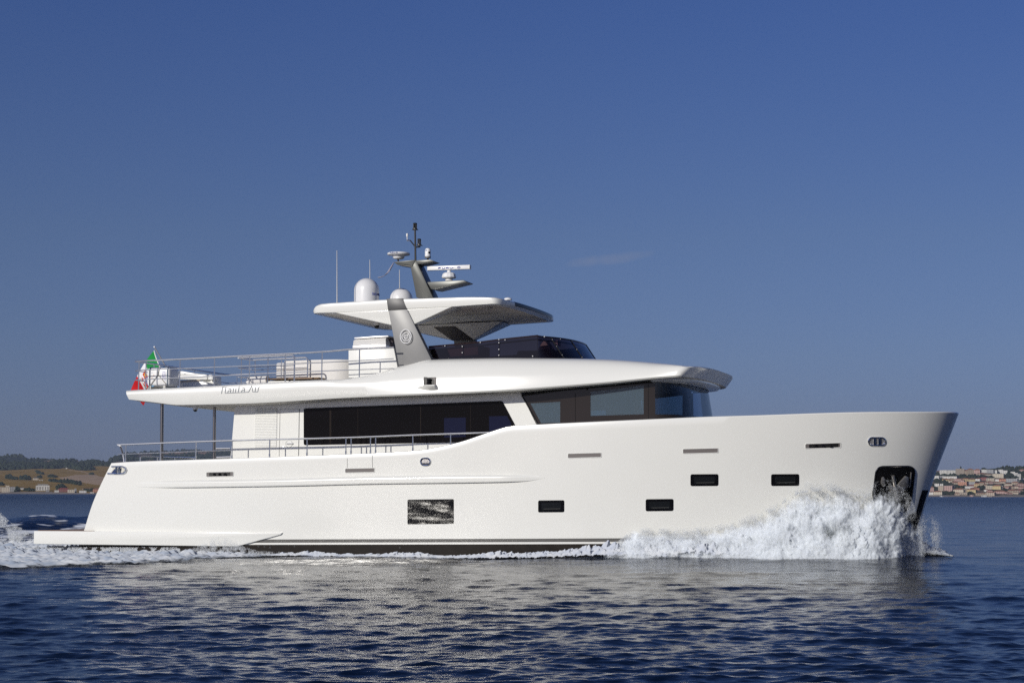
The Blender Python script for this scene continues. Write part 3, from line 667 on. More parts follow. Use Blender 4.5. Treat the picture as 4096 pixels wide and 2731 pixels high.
# gussets
gA = [(1341.6, 1251), (1561.4, 1299.4), (1655.8, 1296), (1806.8, 1227)]
for sgn in (-1, 1):
    o_ = bpl(gA, -YH + 0.01); m = MB(); n = len(o_)
    top_in = [Vector((p.x, 0, p.z)) for p in o_]
    outer_ = [Vector((p.x, sgn * (YH - 0.012), p.z)) for p in o_]
    outer_[1].y = outer_[2].y = sgn * (YH - 0.05)
    inner_ = [Vector((o_[0].x, sgn * (YH - 0.95), o_[0].z + 0.03)), Vector((o_[1].x, sgn * (YH - 0.30), o_[1].z)), Vector((o_[2].x, sgn * (YH - 0.30), o_[2].z)), Vector((o_[3].x, sgn * (YH - 0.95), o_[3].z + 0.03))]
    m.add(outer_ + inner_, [(0, 1, 2, 3), (7, 6, 5, 4), (0, 4, 5, 1), (1, 5, 6, 2), (2, 6, 7, 3), (3, 7, 4, 0)])
    m.m = [0, 1, 0, 0, 0, 0]; gs = m.build('gusset', [GEL, SOFFIT], hard, bevel=0.02, seg=3)
    b1, b2 = inner_[1] + (inner_[2] - inner_[1]) * 0.02, inner_[1] + (inner_[2] - inner_[1]) * 0.98; up_ = Vector((-0.42, -sgn * 0.55, ((inner_[0].z + inner_[3].z) / 2 - b1.z) * 0.82)); n_ = Vector((0, -sgn * 0.02, -0.01))
    MB().add([p + n_ for p in (b1, b2, b2 + up_, b1 + up_)] + [p - n_ * 2 for p in (b1, b2, b2 + up_, b1 + up_)], [(0, 1, 2, 3), (7, 6, 5, 4), (0, 4, 5, 1), (1, 5, 6, 2), (2, 6, 7, 3), (3, 7, 4, 0)]).build('inner_band', mat('brown_grey_band', (0.07, 0.06, 0.055), 0.35, metal=0.3), gs)
LAMP = mat('soffit_lamp', (0.85, 0.85, 0.88), 0.3)
for px, py in (ZH(1078, 268), ZH(1200, 305), ZH(945, 434), ZH(1855, 425)):
    o, d = bray(px, py); t = (ZHB + 0.05 - o.z) / d.z; c = o + d * t
    MB().lathe(c, [(0.005, 0.02), (0.06, 0.02), (0.06, -0.012), (0.05, -0.015), (0.005, -0.012)], 16).build('soffit_lamp', LAMP, hard)
for px, py in (ZH(1300, 258), ZH(990, 470)):
    o, d = bray(px, py); t = (ZHB + 0.02 - o.z) / d.z; c = o + d * t
    MB().lathe(c, [(0.005, 0.06), (0.11, 0.06), (0.11, 0.0), (0.09, -0.05), (0.05, -0.075), (0.005, -0.08)], 18).build('loudspeaker', mat('grey_plastic', (0.45, 0.44, 0.43), 0.4), hard)
c = bp(*ZA(1535, 745), -1.4); o_ = MB().lathe(c, [(0.01, 0.14), (0.085, 0.14), (0.09, 0.06), (0.085, -0.02), (0.01, -0.03)], 16).build('dome_camera', PLASTW, hard)
MB().lathe(c, [(0.075, -0.02), (0.07, -0.06), (0.04, -0.10), (0.005, -0.105)], 14).build('lens', BLACKG, o_)
for px in (1910, 1962, 2032):
    pz = zt_h(bp(px, 1188, -2.2).x); b_ = bp(px, 1186 if px < 2000 else 1195, -2.2)
    MB().lathe((b_.x, -2.2, pz + 0.0), [(0.005, -0.03), (0.05 if px < 2000 else 0.12, -0.03), (0.05 if px < 2000 else 0.1, 0.02), (0.03, 0.045), (0.004, 0.05)], 14).build('stud', PLASTW, hard)
# raked arms
YA = 2.87
arm_px = [Z2(756, 838), Z2(915, 828), Z2(1111, 1254), Z2(835, 1322)]
for sgn in (-1, 1):
    a4 = bpl(arm_px, -YA); a4 = [Vector((p.x, sgn * YA, p.z)) for p in a4]
    a4[2].y = a4[3].y = sgn * (YA - 0.12)
    d_ = a4[2] - a4[1]; a4[2] = a4[1] + d_ * 1.25; d_ = a4[3] - a4[0]; a4[3] = a4[0] + d_ * 1.25
    arm = MB().prism(a4, (0, -sgn * 0.24, 0)).build('hardtop_arm', SILVER, yacht, bevel=0.012)
    f4 = [ZA(1745, 188), ZA(2090, 178), ZA(2172, 402), ZA(1778, 428)]
    f4 = [bp(px, py, -YH) for px, py in f4]
    up4 = f4[0] + Vector((0.0, 0, 0))
    MB().prism([Vector((p.x, sgn * (YH + 0.012), p.z)) for p in f4], (0, -sgn * 0.05, 0)).build('fascia_band', BANDM, arm, bevel=0.006)
    MB().prism([Vector((p.x, sgn * (YH + 0.004), p.z)) for p in (bp(*ZA(1779, 432), -YH), bp(*ZA(2174, 406), -YH), bp(*ZA(2180, 416), -YH), bp(*ZA(1781, 445), -YH))], (0, -sgn * 0.05, 0)).build('shadow_gap', BLACK, arm, smooth=0)
    if sgn == -1:
        lg = MB(); cx, cy = ZD(1110, 1040)
        def lgp(pts, r):
            lg.tube([bp(*ZD(x, y), -YA + 0.005 + 0.03 * 0) - Vector((0, 0.003, 0)) for x, y in pts], r, 6)
        egg = [(1110 + 85 * math.copysign(abs(math.cos(R(a))) ** 1.15, math.cos(R(a))), 1040 + 108 * math.copysign(abs(math.sin(R(a))) ** 0.92, math.sin(R(a)))) for a in range(0, 361, 10)]
        lgp(egg, 0.0115)
        lgp([(1112 + 62 * math.cos(R(a)), 1045 + 62 * math.sin(R(a))) for a in range(-60, 271, 12)], 0.0105)
        lgp([(1114 + 34 * math.cos(R(a)), 1042 + 30 * math.sin(R(a))) for a in range(40, 400, 15)], 0.008)
        for x in (1102, 1118, 1134): lgp([(x, 1025), (x - 4, 1060)], 0.006)
        lgp([(1085, 1062), (1105, 1078), (1135, 1072)], 0.006)
        lg.build('emblem', WHITEL, arm)

# ---------------------------------------------------------------- mast
def ypoly(zf, pts, y): return [bp(*zf(*p), y) for p in pts]
YM = 0.28
body = ypoly(ZM, [(690, 782), (716, 795), (768, 910), (1012, 1440), (722, 1440), (618, 902), (609, 876)], -YM)
mast = MB().prism(body, (0, 2 * YM, 0)).build('mast', MASTG, yacht, bevel=0.012)
MB().prism(ypoly(ZM, [(332, 818), (690, 781), (700, 800), (640, 905), (612, 878), (372, 852), (338, 832)], -0.30), (0, 0.60, 0)).build('aft_wing', MASTG, mast, bevel=0.01)
MB().prism(ypoly(ZM, [(370, 853), (612, 880), (640, 907), (380, 864)], -0.26), (0, 0.5, 0)).build('wing_rim', mat('mast_shade', (0.06, 0.06, 0.056), 0.4, metal=0.3), mast, smooth=0)
MB().prism(ypoly(ZM, [(712, 789), (958, 776), (1030, 802), (985, 815), (838, 852), (738, 856)], -0.30), (0, 0.56, 0)).build('forward_wing', MASTG, mast, bevel=0.012)
MB().prism(ypoly(ZM, [(905, 1168), (1535, 1132), (1600, 1160), (1585, 1172), (1370, 1225), (1050, 1302), (975, 1290)], -0.34), (0, 0.62, 0)).build('radar_platform', MASTG, mast, bevel=0.015)
MB().prism(ypoly(ZM, [(1440, 1185), (1510, 1170), (1470, 1218), (1380, 1226)], -0.2), (0, 0.3, 0)).build('cable_box', BLACK, mast)
PB_ = lambda x, y, yy=0.0: bp(*ZM(x, y), yy)
MB().tube([PB_(706, 800), PB_(698, 262)], [0.031, 0.027], 12).build('pole', mat('dark_pole', (0.04, 0.04, 0.04), 0.35, metal=0.4), mast)
DKM = MATS['dark_pole']
def lantern(x, y0, y1, w, par, lens, yy=0.0):
    b = PB_(x, y1, yy); h = (PB_(x, y0, yy) - b).length; r = (PB_(x + w / 2, y1, yy) - b).length
    o = MB().lathe(b, [(0.005, 0), (r * 1.25, 0), (r * 1.2, h * 0.12), (r * 0.9, h * 0.16), (r * 0.9, h * 0.2), (0.005, h * 0.2)], 18).build('lantern', DKM, par)
    MB().lathe(b, [(0.005, h * 0.2), (r * 0.86, h * 0.2), (r * 0.86, h * 0.82), (0.005, h * 0.82)], 18).build('lens', lens, o)
    MB().lathe(b, [(0.005, h * 0.82), (r, h * 0.82), (r * 1.03, h * 0.9), (r * 0.75, h), (0.005, h)], 18).build('cap', BLACK, o)
    for k in range(6):
        a = R(60 * k); q = b + Vector((r * 0.93 * math.cos(a), r * 0.93 * math.sin(a), h * 0.18)); MB().tube([q, q + Vector((0, 0, h * 0.68))], r * 0.1, 5).build('guard_bar', BLACK, o)
    return o
lantern(697, 140, 250, 66, mast, BLACKG)
cpl = PB_(698, 262); MB().box(cpl.x - 0.075, cpl.x + 0.085, -0.06, 0.06, cpl.z - 0.003, cpl.z + 0.012).build('lantern_plate', DKM, mast, bevel=0.006)
LGL = tinted('lantern_glass', (0.08, 0.08, 0.09), (0.35, 0.38, 0.42), 0.2)
lantern(770, 415, 525, 62, mast, LGL, -0.1)
MB().tube([PB_(712, 562), PB_(785, 556, -0.08)], 0.022, 8).build('bracket', DKM, mast)
cpl = PB_(775, 532, -0.1); MB().box(cpl.x - 0.075, cpl.x + 0.085, -0.17, -0.03, cpl.z - 0.008, cpl.z + 0.008).build('lantern_plate', DKM, mast, bevel=0.006)
MB().tube([PB_(700, 555), PB_(690, 540), PB_(615, 445), PB_(600, 443)], 0.018, 8).build('branch', DKM, mast)
MB().tube([PB_(606, 444), PB_(556, 444)], 0.022, 8).build('branch_tip', CHROME, mast)
b = PB_(561, 432); h = (PB_(561, 320) - b).z
MB().lathe(b, [(0.003, 0), (0.012, 0), (0.013, h * 0.4), (0.028, h * 0.52), (0.032, h * 0.6), (0.026, h * 0.63), (0.033, h * 0.68), (0.033, h * 0.78), (0.027, h * 0.8), (0.032, h * 0.85), (0.029, h * 0.96), (0.012, h), (0.003, h)], 16).build('wind_sensor', PLASTW, mast)
# saucer antenna on the aft wing
def letters(word, h, w, gap):
    G = {'F': [[(0, 0), (0, 1), (1, 1)], [(0, .52), (.85, .52)]], 'U': [[(0, 1), (0, .2), (.2, 0), (.8, 0), (1, .2), (1, 1)]], 'R': [[(0, 0), (0, 1), (.85, 1), (1, .8), (.85, .5), (0, .5)], [(.55, .5), (1, 0)]],
         'N': [[(0, 0), (0, 1), (1, 0), (1, 1)]], 'O': [[(.2, 0), (0, .2), (0, .8), (.2, 1), (.8, 1), (1, .8), (1, .2), (.8, 0), (.2, 0)]], 'I': [[(.5, 0), (.5, 1)]], 'n': [[(0, 0), (0, .68)], [(0, .5), (.3, .68), (.8, .66), (.95, .45), (.95, 0)]],
         't': [[(.4, 1), (.4, .15), (.6, 0), (.8, 0)], [(0, .68), (.85, .68)]], 'e': [[(.05, .36), (1, .36), (.9, .6), (.5, .7), (.1, .55), (0, .3), (.2, .05), (.6, 0), (.95, .12)]], 'l': [[(.5, 1), (.5, 0)]]}
    out = []; x = 0.0
    for ch in word:
        ww = w * (0.45 if ch in 'Il' else 1)
        for st in G[ch]: out.append([(x + a * ww, b * h) for a, b in st])
        x += ww + gap
    return out, x - gap
cs = PB_(413, 690, 0.0); rs = (PB_(600, 690) - PB_(413, 690)).length; zt_s = PB_(413, 655).z - cs.z; zb_s = PB_(413, 768).z - cs.z
sau = MB().lathe(cs, [(0.005, zt_s), (rs * 0.8, zt_s - 0.002), (rs * 0.95, zt_s - 0.012), (rs, zt_s - 0.03), (rs, zt_s - 0.055), (rs * 0.96, zt_s - 0.075), (rs * 0.55, zt_s - 0.10), (rs * 0.47, zb_s + 0.025), (rs * 0.36, zb_s), (0.005, zb_s)], 40).build('saucer_antenna', DOMEW, mast, smooth=25)
MB().tube([PB_(405, 762), PB_(403, 806)], 0.027, 12).build('stub', DKM, sau)
L, lw = letters('FURUNO', 0.026, 0.032, 0.012); m = MB()
for st in L:
    pts = []
    for x, z in st:
        a = (x - lw * 0.5) / rs - R(90 - 17) - 0.42 + R(0); pts.append(cs + Vector((math.cos(a) * (rs + 0.004), math.sin(a) * (rs + 0.004), zt_s - 0.055 + z)))
    m.tube(pts, 0.0045, 5)
m.build('lettering', BLUEL, sau)
# thermal camera on the forward wing
b = PB_(920, 752); r_ = (PB_(970, 700) - PB_(920, 700)).length; h = (PB_(920, 577) - b).z
tc_ = MB().lathe(b, [(0.005, h * 0.0), (r_, 0), (r_ * 1.0, h * 0.18), (r_ * 0.97, h * 0.19), (r_ * 0.97, h * 0.68), (r_ * 0.9, h * 0.83), (r_ * 0.65, h * 0.95), (0.005, h)], 24).build('thermal_camera', PLASTW, mast)
MB().lathe(b, [(r_ * 0.6, -0.001), (r_ * 1.02, 0), (r_ * 1.02, h * 0.17), (r_ * 0.6, h * 0.17)], 24).build('grey_collar', mat('collar_grey', (0.2, 0.2, 0.2), 0.4), tc_)
MB().tube([b, PB_(920, 782)], 0.03, 10).build('stub', DKM, tc_)
dv = Vector((-0.25, -1, 0)).normalized(); MB().tube([b + dv * r_ * 0.8 + Vector((0, 0, h * 0.74)), b + dv * r_ * 0.98 + Vector((0, 0, h * 0.74))], 0.024, 14).build('lens', CHROME, tc_)
dv = Vector((0.75, -0.66, 0)).normalized(); MB().tube([b + dv * r_ * 0.7 + Vector((0, 0, h * 0.52)), b + dv * r_ * 0.985 + Vector((0, 0, h * 0.52))], 0.035, 14).build('eye', BLACKG, tc_)
# open-array radar
cr = PB_(1290, 1130, -0.05)
gb = MB().lathe(cr, [(0.004, -0.03), (0.11, -0.03), (0.11, 0.0), (0.105, 0.005), (0.10, 0.03), (0.19, 0.045), (0.216, 0.07), (0.212, 0.10), (0.19, 0.17), (0.15, 0.205), (0.06, 0.225), (0.05, 0.28), (0.004, 0.29)], 12).build('radar', PLASTW, mast, smooth=20)
L1 = PB_(921, 930, -0.05); L2 = PB_(1664, 930, -0.05); hb_ = (PB_(1290, 890, -0.05) - PB_(1290, 970, -0.05)).z
rd = (L2 - L1); zc = (L1.z + L2.z) / 2; ang = 0.0
bar = MB().box(L1.x, L2.x, -0.05 - 0.07, -0.05 + 0.07, zc - hb_ / 2 + 0.02, zc + hb_ / 2 + 0.01).build('antenna_bar', PLASTW, gb, bevel=0.02)
for xx in (L1.x, L2.x - 0.02): MB().box(xx, xx + 0.02, -0.125, 0.025, zc - hb_ / 2 + 0.016, zc + hb_ / 2 + 0.014).build('end_cap', GEL2, gb, bevel=0.02)
L, lw = letters('FURUNO', 0.044, 0.17, 0.105); m = MB(); a0 = PB_(1106, 940, -0.122)
sc_ = (PB_(1482, 940, -0.122).x - a0.x) / lw
for st in L: m.tube([Vector((a0.x + x * sc_, -0.121, a0.z + z)) for x, z in st], 0.0105, 6)
m.build('lettering', BLUEL, gb)
# satellite domes and whip antennas
def satdome(x0, x1, ytop, y, seam):
    c = bp((x0 + x1) / 2, 1190, y); r = (bp(x1, 1190, y) - bp(x0, 1190, y)).length / 2; zt = bp((x0 + x1) / 2, ytop, y).z; zb = zt_h(c.x) - 0.05
    prof = [(0.005, zb), (r * 0.9, zb), (r * 0.97, zb + 0.06), (r, zb + 0.16)] + [(r, zt - r)] * (zt - r > zb + 0.18)
    k0 = 0 if zt - r > zb + 0.18 else 2
    prof += [(r * math.cos(R(a)), zt - r + r * math.sin(R(a))) for a in range(6 + k0 * 6, 90, 7)] + [(0.004, zt)]
    o = MB().lathe((c.x, y, 0), prof, 40).build('satellite_dome', DOMEW, hard, smooth=50)
    a = R(seam); pts = [Vector((c.x + rr_ * math.cos(a) * 1.002, y + rr_ * math.sin(a) * 1.002, z)) for rr_, z in prof[1:]]
    MB().tube(pts, 0.005, 4).build('seam', mat('dome_seam', (0.4, 0.4, 0.42), 0.5), o)
    return o, c, r, zb
o_, c_, r_, zb_ = satdome(1420, 1513.4, 1113, 0.1, -152)
L, lw = letters('Intelln', 0.08, 0.052, 0.02); m = MB()
for st in L:
    pts = []
    for a_, b_ in zip(st, st[1:]):
        for k in range(3): pts.append((a_[0] + (b_[0] - a_[0]) * k / 3, a_[1] + (b_[1] - a_[1]) * k / 3))
    pts.append(st[-1]); zz = bp(1497, 1178.5, -0.2).z
    m.tube([Vector((c_.x + (r_ + 0.002) * math.cos(R(-73 + 30) + x / r_), 0.1 + (r_ + 0.002) * math.sin(R(-73 + 30) + x / r_), zz + z)) for x, z in pts], 0.0075, 5)
m.build('lettering', BLUEL, o_)
MB().box(c_.x + 0.02, c_.x + 0.09, 0.1 - r_ - 0.012, 0.1 - r_ + 0.05, zb_ + 0.06, zb_ + 0.19).build('latch', GEL2, o_, bevel=0.01)
satdome(1561, 1649, 1153, 0.75, -118)
for (x0, y0, x1, y1, yy) in (Z2(316, 325) + Z2(317, 775) + (-0.9,), Z2(597, 405) + Z2(600, 735) + (1.0,), Z2(851, 490) + Z2(853, 730) + (1.6,)):
    MB().tube([bp(x0, y0, yy), bp((x0 + x1) / 2, (y0 + y1) / 2, yy), bp(x1, y1, yy), bp(x1, y1 + 8, yy)], [0.010, 0.014, 0.018, 0.02], 8).build('whip_antenna', mat('whip_white', (0.55, 0.55, 0.54), 0.5), hard)
# torn grey pennant flying from the aft wing
pm = MB(); rows = []
pen = [((322, 822), (334, 830)), ((290, 870), (300, 905)), ((255, 925), (262, 975)), ((218, 985), (212, 1030)), ((165, 1050), (140, 1078)), ((110, 1072), (95, 1092)), ((40, 1084), (68, 1100))]
for i, (a, b_) in enumerate(pen):
    w = 0.05 * math.sin(i * 1.9); rows.append([PB_(*a, -0.1 + w), PB_((a[0] + b_[0]) / 2, (a[1] + b_[1]) / 2, -0.16 - w), PB_(*b_, -0.1 + w * 0.5)])
pm.grid(rows)
pen_o = bpy.data.objects.new('pennant', None); SC.collection.objects.link(pen_o); pen_o.matrix_world = BW
tag(pen_o, 'narrow torn grey pennant streaming from the mast wing', 'pennant')
pm.build('cloth', mat('pennant_grey', (0.30, 0.29, 0.36), 0.8), pen_o, recalc=False)
MB().tube([PB_(335, 822, -0.1), PB_(318, 830, -0.1)], 0.008, 5).build('toggle', BLACK, pen_o)

# ---------------------------------------------------------------- flybridge windscreen (smoked perspex)
zfl = bp(2100, 1440, -2.3).z - 0.25
side_t = [Z2(1095, 1146), (1920, 1367), (1995, 1357.5), (2119, 1344.5)]
YF = 2.35
ft = [bp(px, py, -YF) for px, py in side_t]; zft = ft[-1].z; XF0 = ft[0].x; XFC = bp(2150, 1400, -YF).x
zf_top = pchip([p.x for p in ft], [p.z for p in ft])
XFB = bis(lambda xf: max(proj((x, y, bp(2400, 1430, 0).z))[0] for x, y in plan_super(XFC, xf, YF, 2.15)), XFC + 0.3, XFC + 4, 2403)
NF = 120
def fpt(k, f):
    P_ = plan_super(XFC, XFB, YF, 2.15, 40); total = P_
    x, y = P_[k]; zt = zft; zb = zfl
    rake = 0.42 * smooth(XFC - 0.1, XFC + 0.6, x); z = zb + (zt - zb) * f
    return Vector((x - rake * max(0.0, f - 0.30) / 0.7, y * (1 - 0.02 * f), z))
flyb = MB()
screen = None
cutsF = [0, 17, 31, 49, 63, 80]
NS = 14
for sgn in (-1, 1):
    xs_l = [XF0 + (XFC - XF0) * k / NS for k in range(NS + 1)]
    for a, b_ in ((0, 5), (5, 9), (9, NS)):
        o = MB().grid([[Vector((x, sgn * YF * (1 - 0.02 * f), zfl + (zf_top(x) - zfl) * f)) for x in xs_l[a:b_ + 1]] for f in (0, 0.5, 1)])
        if screen is None: screen = o.build('flybridge_windscreen', PERSPEX, yacht, recalc=False)
        else: o.build('side_screen', PERSPEX, screen, recalc=False)
for a, b_ in zip(cutsF, cutsF[1:]):
    MB().grid([[fpt(k, f) for k in range(a, b_ + 1)] for f in (0, 0.3, 0.5, 0.75, 1)]).build('front_screen', PERSPEX, screen, recalc=False)
rim = [Vector((x, -YF * 0.98, zf_top(x))) for x in [XF0 + (XFC - XF0) * k / NS for k in range(NS + 1)]] + [fpt(k, 1.0) for k in range(0, 81)]
rim += [Vector((x, YF * 0.98, zf_top(x))) for x in [XF0 + (XFC - XF0) * k / NS for k in range(NS, -1, -1)]]
MB().tube(rim, 0.022, 6).build('top_rim', mat('maroon_trim', (0.018, 0.008, 0.010), 0.2), screen)
inner = [p * 1.0 - Vector((0, 0, 0.10)) + Vector((-0.03 if p.x > XFC else 0, 0.03 if p.y < 0 else -0.03, 0)) for p in rim]
MB().tube(inner, 0.02, 6).build('inner_rail', BLACK, screen)
for k in (17, 31, 49, 63):
    MB().tube([fpt(k, f) for f in (0, 0.3, 0.6, 1)], 0.022, 6).build('post', BLACK, screen)
for px in (1850, 1995):
    x = bp(px, 1400, -YF).x; MB().tube([Vector((x, -YF + 0.03, zfl)), Vector((x, -YF * 0.98 + 0.02, zf_top(x) - 0.05))], 0.016, 6).build('post', BLACK, screen)
BOLT = mat('bright_bolt', (0.6, 0.6, 0.6), 0.4)
for q in (Z2(1105, 1198), Z2(1240, 1140), Z2(1388, 1145), Z2(1388, 1198), Z2(1542, 1110), Z2(1701, 1086), Z2(1701, 1113), Z2(1701, 1170), Z2(1701, 1220), Z2(1754, 1089), Z2(1990, 1228), ZW(615, 583), ZW(835, 218)):
    p = bp(*q, -YF * 1.0 - 0.012); MB().lathe(p, [(0.002, 0.012), (0.015, 0.012), (0.017, 0), (0.011, -0.010), (0.002, -0.012)], 10, axis='Y').build('bolt', BOLT, screen)
for k, f in ((17, 0.93), (17, 0.72), (17, 0.45), (17, 0.33), (23, 0.98), (31, 0.95), (31, 0.7), (31, 0.45), (38, 0.97), (49, 0.95), (49, 0.7)):
    p = fpt(k, f); MB().lathe(p + Vector((0.012, -0.012, 0)), [(0.002, -0.008), (0.008, -0.008), (0.008, 0.008), (0.002, 0.008)], 8).build('bolt', BOLT, screen)
# coaming under the screen, helm console, seats
MB().box(XF0 + 0.4, XFC + 0.1, -1.9, 1.9, zfl - 0.1, zfl + 0.02).build('flybridge_sole', DECK, screen)
con = MB(); xc_ = bp(2185, 1400, -1.2).x
con.prism([Vector((xc_ - 0.75, -1.8, zfl)), Vector((xc_ - 0.68, -1.8, bp(2085, 1402, -1.8).z)), Vector((xc_ + 0.45, -1.8, bp(2205, 1400, -1.8).z)), Vector((xc_ + 0.7, -1.8, zfl))], (0, 3.2, 0)); con.build('helm_console', mat('maroon_vinyl', (0.07, 0.035, 0.035), 0.6), screen, bevel=0.04)
tri = [ZW(700, 465), ZW(830, 275), ZW(965, 475)]
MB().prism(bpl(tri, -1.7), (0, 0.5, 0)).build('instrument_pod', mat('beige_pod', (0.75, 0.6, 0.58), 0.6), screen, bevel=0.01)
MB().prism(bpl([ZW(1000, 305), ZW(1085, 285), ZW(1090, 390)], -1.0), (0, 0.3, 0)).build('instrument_pod', MATS['beige_pod'], screen, bevel=0.01)
MB().prism(bpl([ZH(440, 870), ZH(1150, 800), ZH(1150, 990), ZH(440, 990)], -1.6), (0, 1.1, 0)).build('settee', mat('maroon_brown', (0.15, 0.075, 0.075), 0.7), screen, bevel=0.03)

# ---------------------------------------------------------------- flybridge furniture
zdk = lambda px, py, y: bp(px, py, y)
cab = [ZR(1590, 205), ZR(2152, 190), ZR(2200, 440), ZR(2200, 560), ZR(1590, 560)]
bar = MB().prism(bpl(cab, -2.35), (0, 0.75, 0)).build('bar_cabinet', GEL2, yacht, bevel=0.012)
lid = MB(); l4 = [ZR(1632, 192), ZR(1632, 150), ZR(1660, 95), ZR(1665, 62), ZR(2078, 40), ZR(2080, 60), ZR(2052, 105), ZR(2055, 185)]
lid.prism(bpl([ZR(1640, 195), ZR(1640, 160), ZR(2055, 140), ZR(2055, 190)], -2.33), (0, 0.65, 0))
gl = lid.build('grill', mat('sun_glare_steel', (0.92, 0.91, 0.89), 0.3, metal=0.35), bar, bevel=0.01)  # near-white colour stands in for sun glare on the steel
lm = MB(); a = bpl([ZR(1648, 158), ZR(2052, 140)], -2.34); b_ = bpl([ZR(1664, 88), ZR(2058, 62)], -2.15)
lm.grid([a, [p * 0.35 + q * 0.65 + Vector((0, -0.04, 0.01)) for p, q in zip(a, b_)], b_, [q + Vector((0, 0.45, -0.02)) for q in b_], [p + Vector((0, 0.6, 0)) for p in a]], closed=False, caps=False)
lm.add([a[0], *[lm.v[2 + 0]], b_[0], b_[0] + Vector((0, 0.45, -0.02)), a[0] + Vector((0, 0.6, 0))], [(0, 1, 2, 3, 4)]); lm.add([a[1], lm.v[3], b_[1], b_[1] + Vector((0, 0.45, -0.02)), a[1] + Vector((0, 0.6, 0))], [(0, 1, 2, 3, 4)])
lm.build('lid', MATS['sun_glare_steel'], gl, smooth=50)
MB().prism(bpl([ZR(1662, 76), ZR(1662, 60), ZR(2082, 36), ZR(2084, 54)], -2.2), (0, 0.5, 0)).build('lid_top', MATS['sun_glare_steel'], gl, bevel=0.008)
MB().prism(bpl([ZR(2082, 48), ZR(2125, 60), ZR(2150, 188), ZR(2062, 188)], -1.95), (0, 0.3, 0)).build('grill_back', mat('grill_dark', (0.13, 0.11, 0.11), 0.4, metal=0.5), gl, bevel=0.01)
# curved white sofa / sun pad block
so_ = []
p0 = bp(*ZR(690, 545), -1.25); p1 = bp(*ZR(1590, 530), -1.25); ztop = bp(*ZR(1200, 335), -1.25).z; z0 = p0.z - 0.15; zmid = bp(*ZR(700, 395), -1.25).z
xe = p1.x + 0.15
pl_ = [(p0.x, 1.3), (p0.x, -1.25)] + [(xe - 0.75 + 0.75 * math.sin(R(a)), -0.5 - 0.75 * math.cos(R(a))) for a in range(0, 91, 9)] + [(xe, 1.3)]
m = MB()
m.prism([Vector((x, y, z0)) for x, y in pl_], (0, 0, ztop - 0.07 - z0)); sofa = m.build('sofa', CUSH, yacht, bevel=0.05, seg=3, smooth=40)
xb_0 = bp(*ZR(795, 350), -1.25).x
MB().prism([Vector((max(x, xb_0), y, ztop - 0.09)) for x, y in pl_], (0, 0, 0.09)).build('backrest_cushion', CUSH, sofa, bevel=0.03, seg=3, smooth=40)
tb0 = bp(*ZR(575, 572), -1.7); tb1 = bp(*ZR(1090, 552), -1.7)
tb = MB().box(tb0.x, tb1.x + 0.35, -1.75, -0.85, tb0.z - 0.02, tb0.z + 0.02).build('teak_table', TEAK, yacht, bevel=0.006)
for xx in (0.25, 0.75): MB().tube([Vector((tb0.x + (tb1.x - tb0.x + 0.35) * xx, -1.3, tb0.z)), Vector((tb0.x + (tb1.x - tb0.x + 0.35) * xx, -1.3, tb0.z - 0.55))], 0.04, 8).build('leg', STEEL, tb)
MB().box(tb0.x - 0.0, tb1.x, -1.65, -0.95, tb0.z - 0.30, tb0.z - 0.06).build('seat_base', GEL2, tb, bevel=0.02)
cr0 = bp(*ZR(335, 600), -1.6); cr1 = bp(*ZR(590, 590), -1.6)
MB().tube([cr0 + Vector((0.02, 0, -0.06)), cr0 + Vector((0.1, 0, 0)), (cr0 + cr1) / 2, cr1 + Vector((0, 0, 0))], [0.08, 0.14, 0.15, 0.15], 14).build('rolled_cushion', CUSH, yacht)
# deck crane
crane = MB().prism(ypoly(ZF, [(1890, 760), (2060, 765), (2068, 1010), (1890, 1010)], -0.9), (0, 0.35, 0)).build('deck_crane', GEL2, yacht, bevel=0.03)
MB().prism(ypoly(ZF, [(1215, 745), (1790, 725), (1862, 738), (1862, 850), (1210, 832)], -1.25), (0, 0.3, 0)).build('boom', GEL2, crane, bevel=0.03)
MB().prism(ypoly(ZF, [(1205, 668), (1330, 662), (1610, 712), (1800, 727), (1215, 742)], -1.1), (0, 0.3, 0)).build('boom_ridge', GEL2, crane, bevel=0.02)
MB().prism(ypoly(ZF, [(1886, 738), (1965, 740), (1988, 775), (1985, 850), (1880, 850)], -1.27), (0, 0.34, 0)).build('boom_head', GEL2, crane, bevel=0.03)
MB().prism(ypoly(ZF, [(1862, 760), (1886, 760), (1886, 840), (1862, 840)], -1.2), (0, 0.2, 0)).build('pivot', STEEL, crane)
MB().tube([bp(*ZF(1275, 650), -1.3), bp(*ZF(1235, 780), -1.3), bp(*ZF(1225, 900), -1.3)], 0.012, 6).build('stay', mat('grey_rope', (0.3, 0.32, 0.33), 0.7), crane)
bx = bpy.data.objects.new('deck_box', None); SC.collection.objects.link(bx); bx.matrix_world = BW
tag(bx, 'low white moulded box lying under the deck crane beside the life raft canister', 'deck box')
MB().prism(ypoly(ZF, [(1240, 905), (1300, 880), (1720, 868), (1850, 905), (1895, 965), (1895, 1010), (1245, 1010)], -1.5), (0, 0.9, 0)).build('body', GEL2, bx, bevel=0.05, seg=3)
MB().tube(ypoly(ZF, [(1240, 895), (1300, 876), (1500, 866), (1720, 856)], -1.53), 0.02, 6).build('lid_edge', mat('ochre_edge', (0.5, 0.42, 0.30), 0.6), bx)
MB().prism(ypoly(ZF, [(1720, 860), (1890, 855), (2005, 860), (2005, 940), (1880, 940)], -1.1), (0, 0.4, 0)).build('end_locker', GEL2, bx, bevel=0.02)
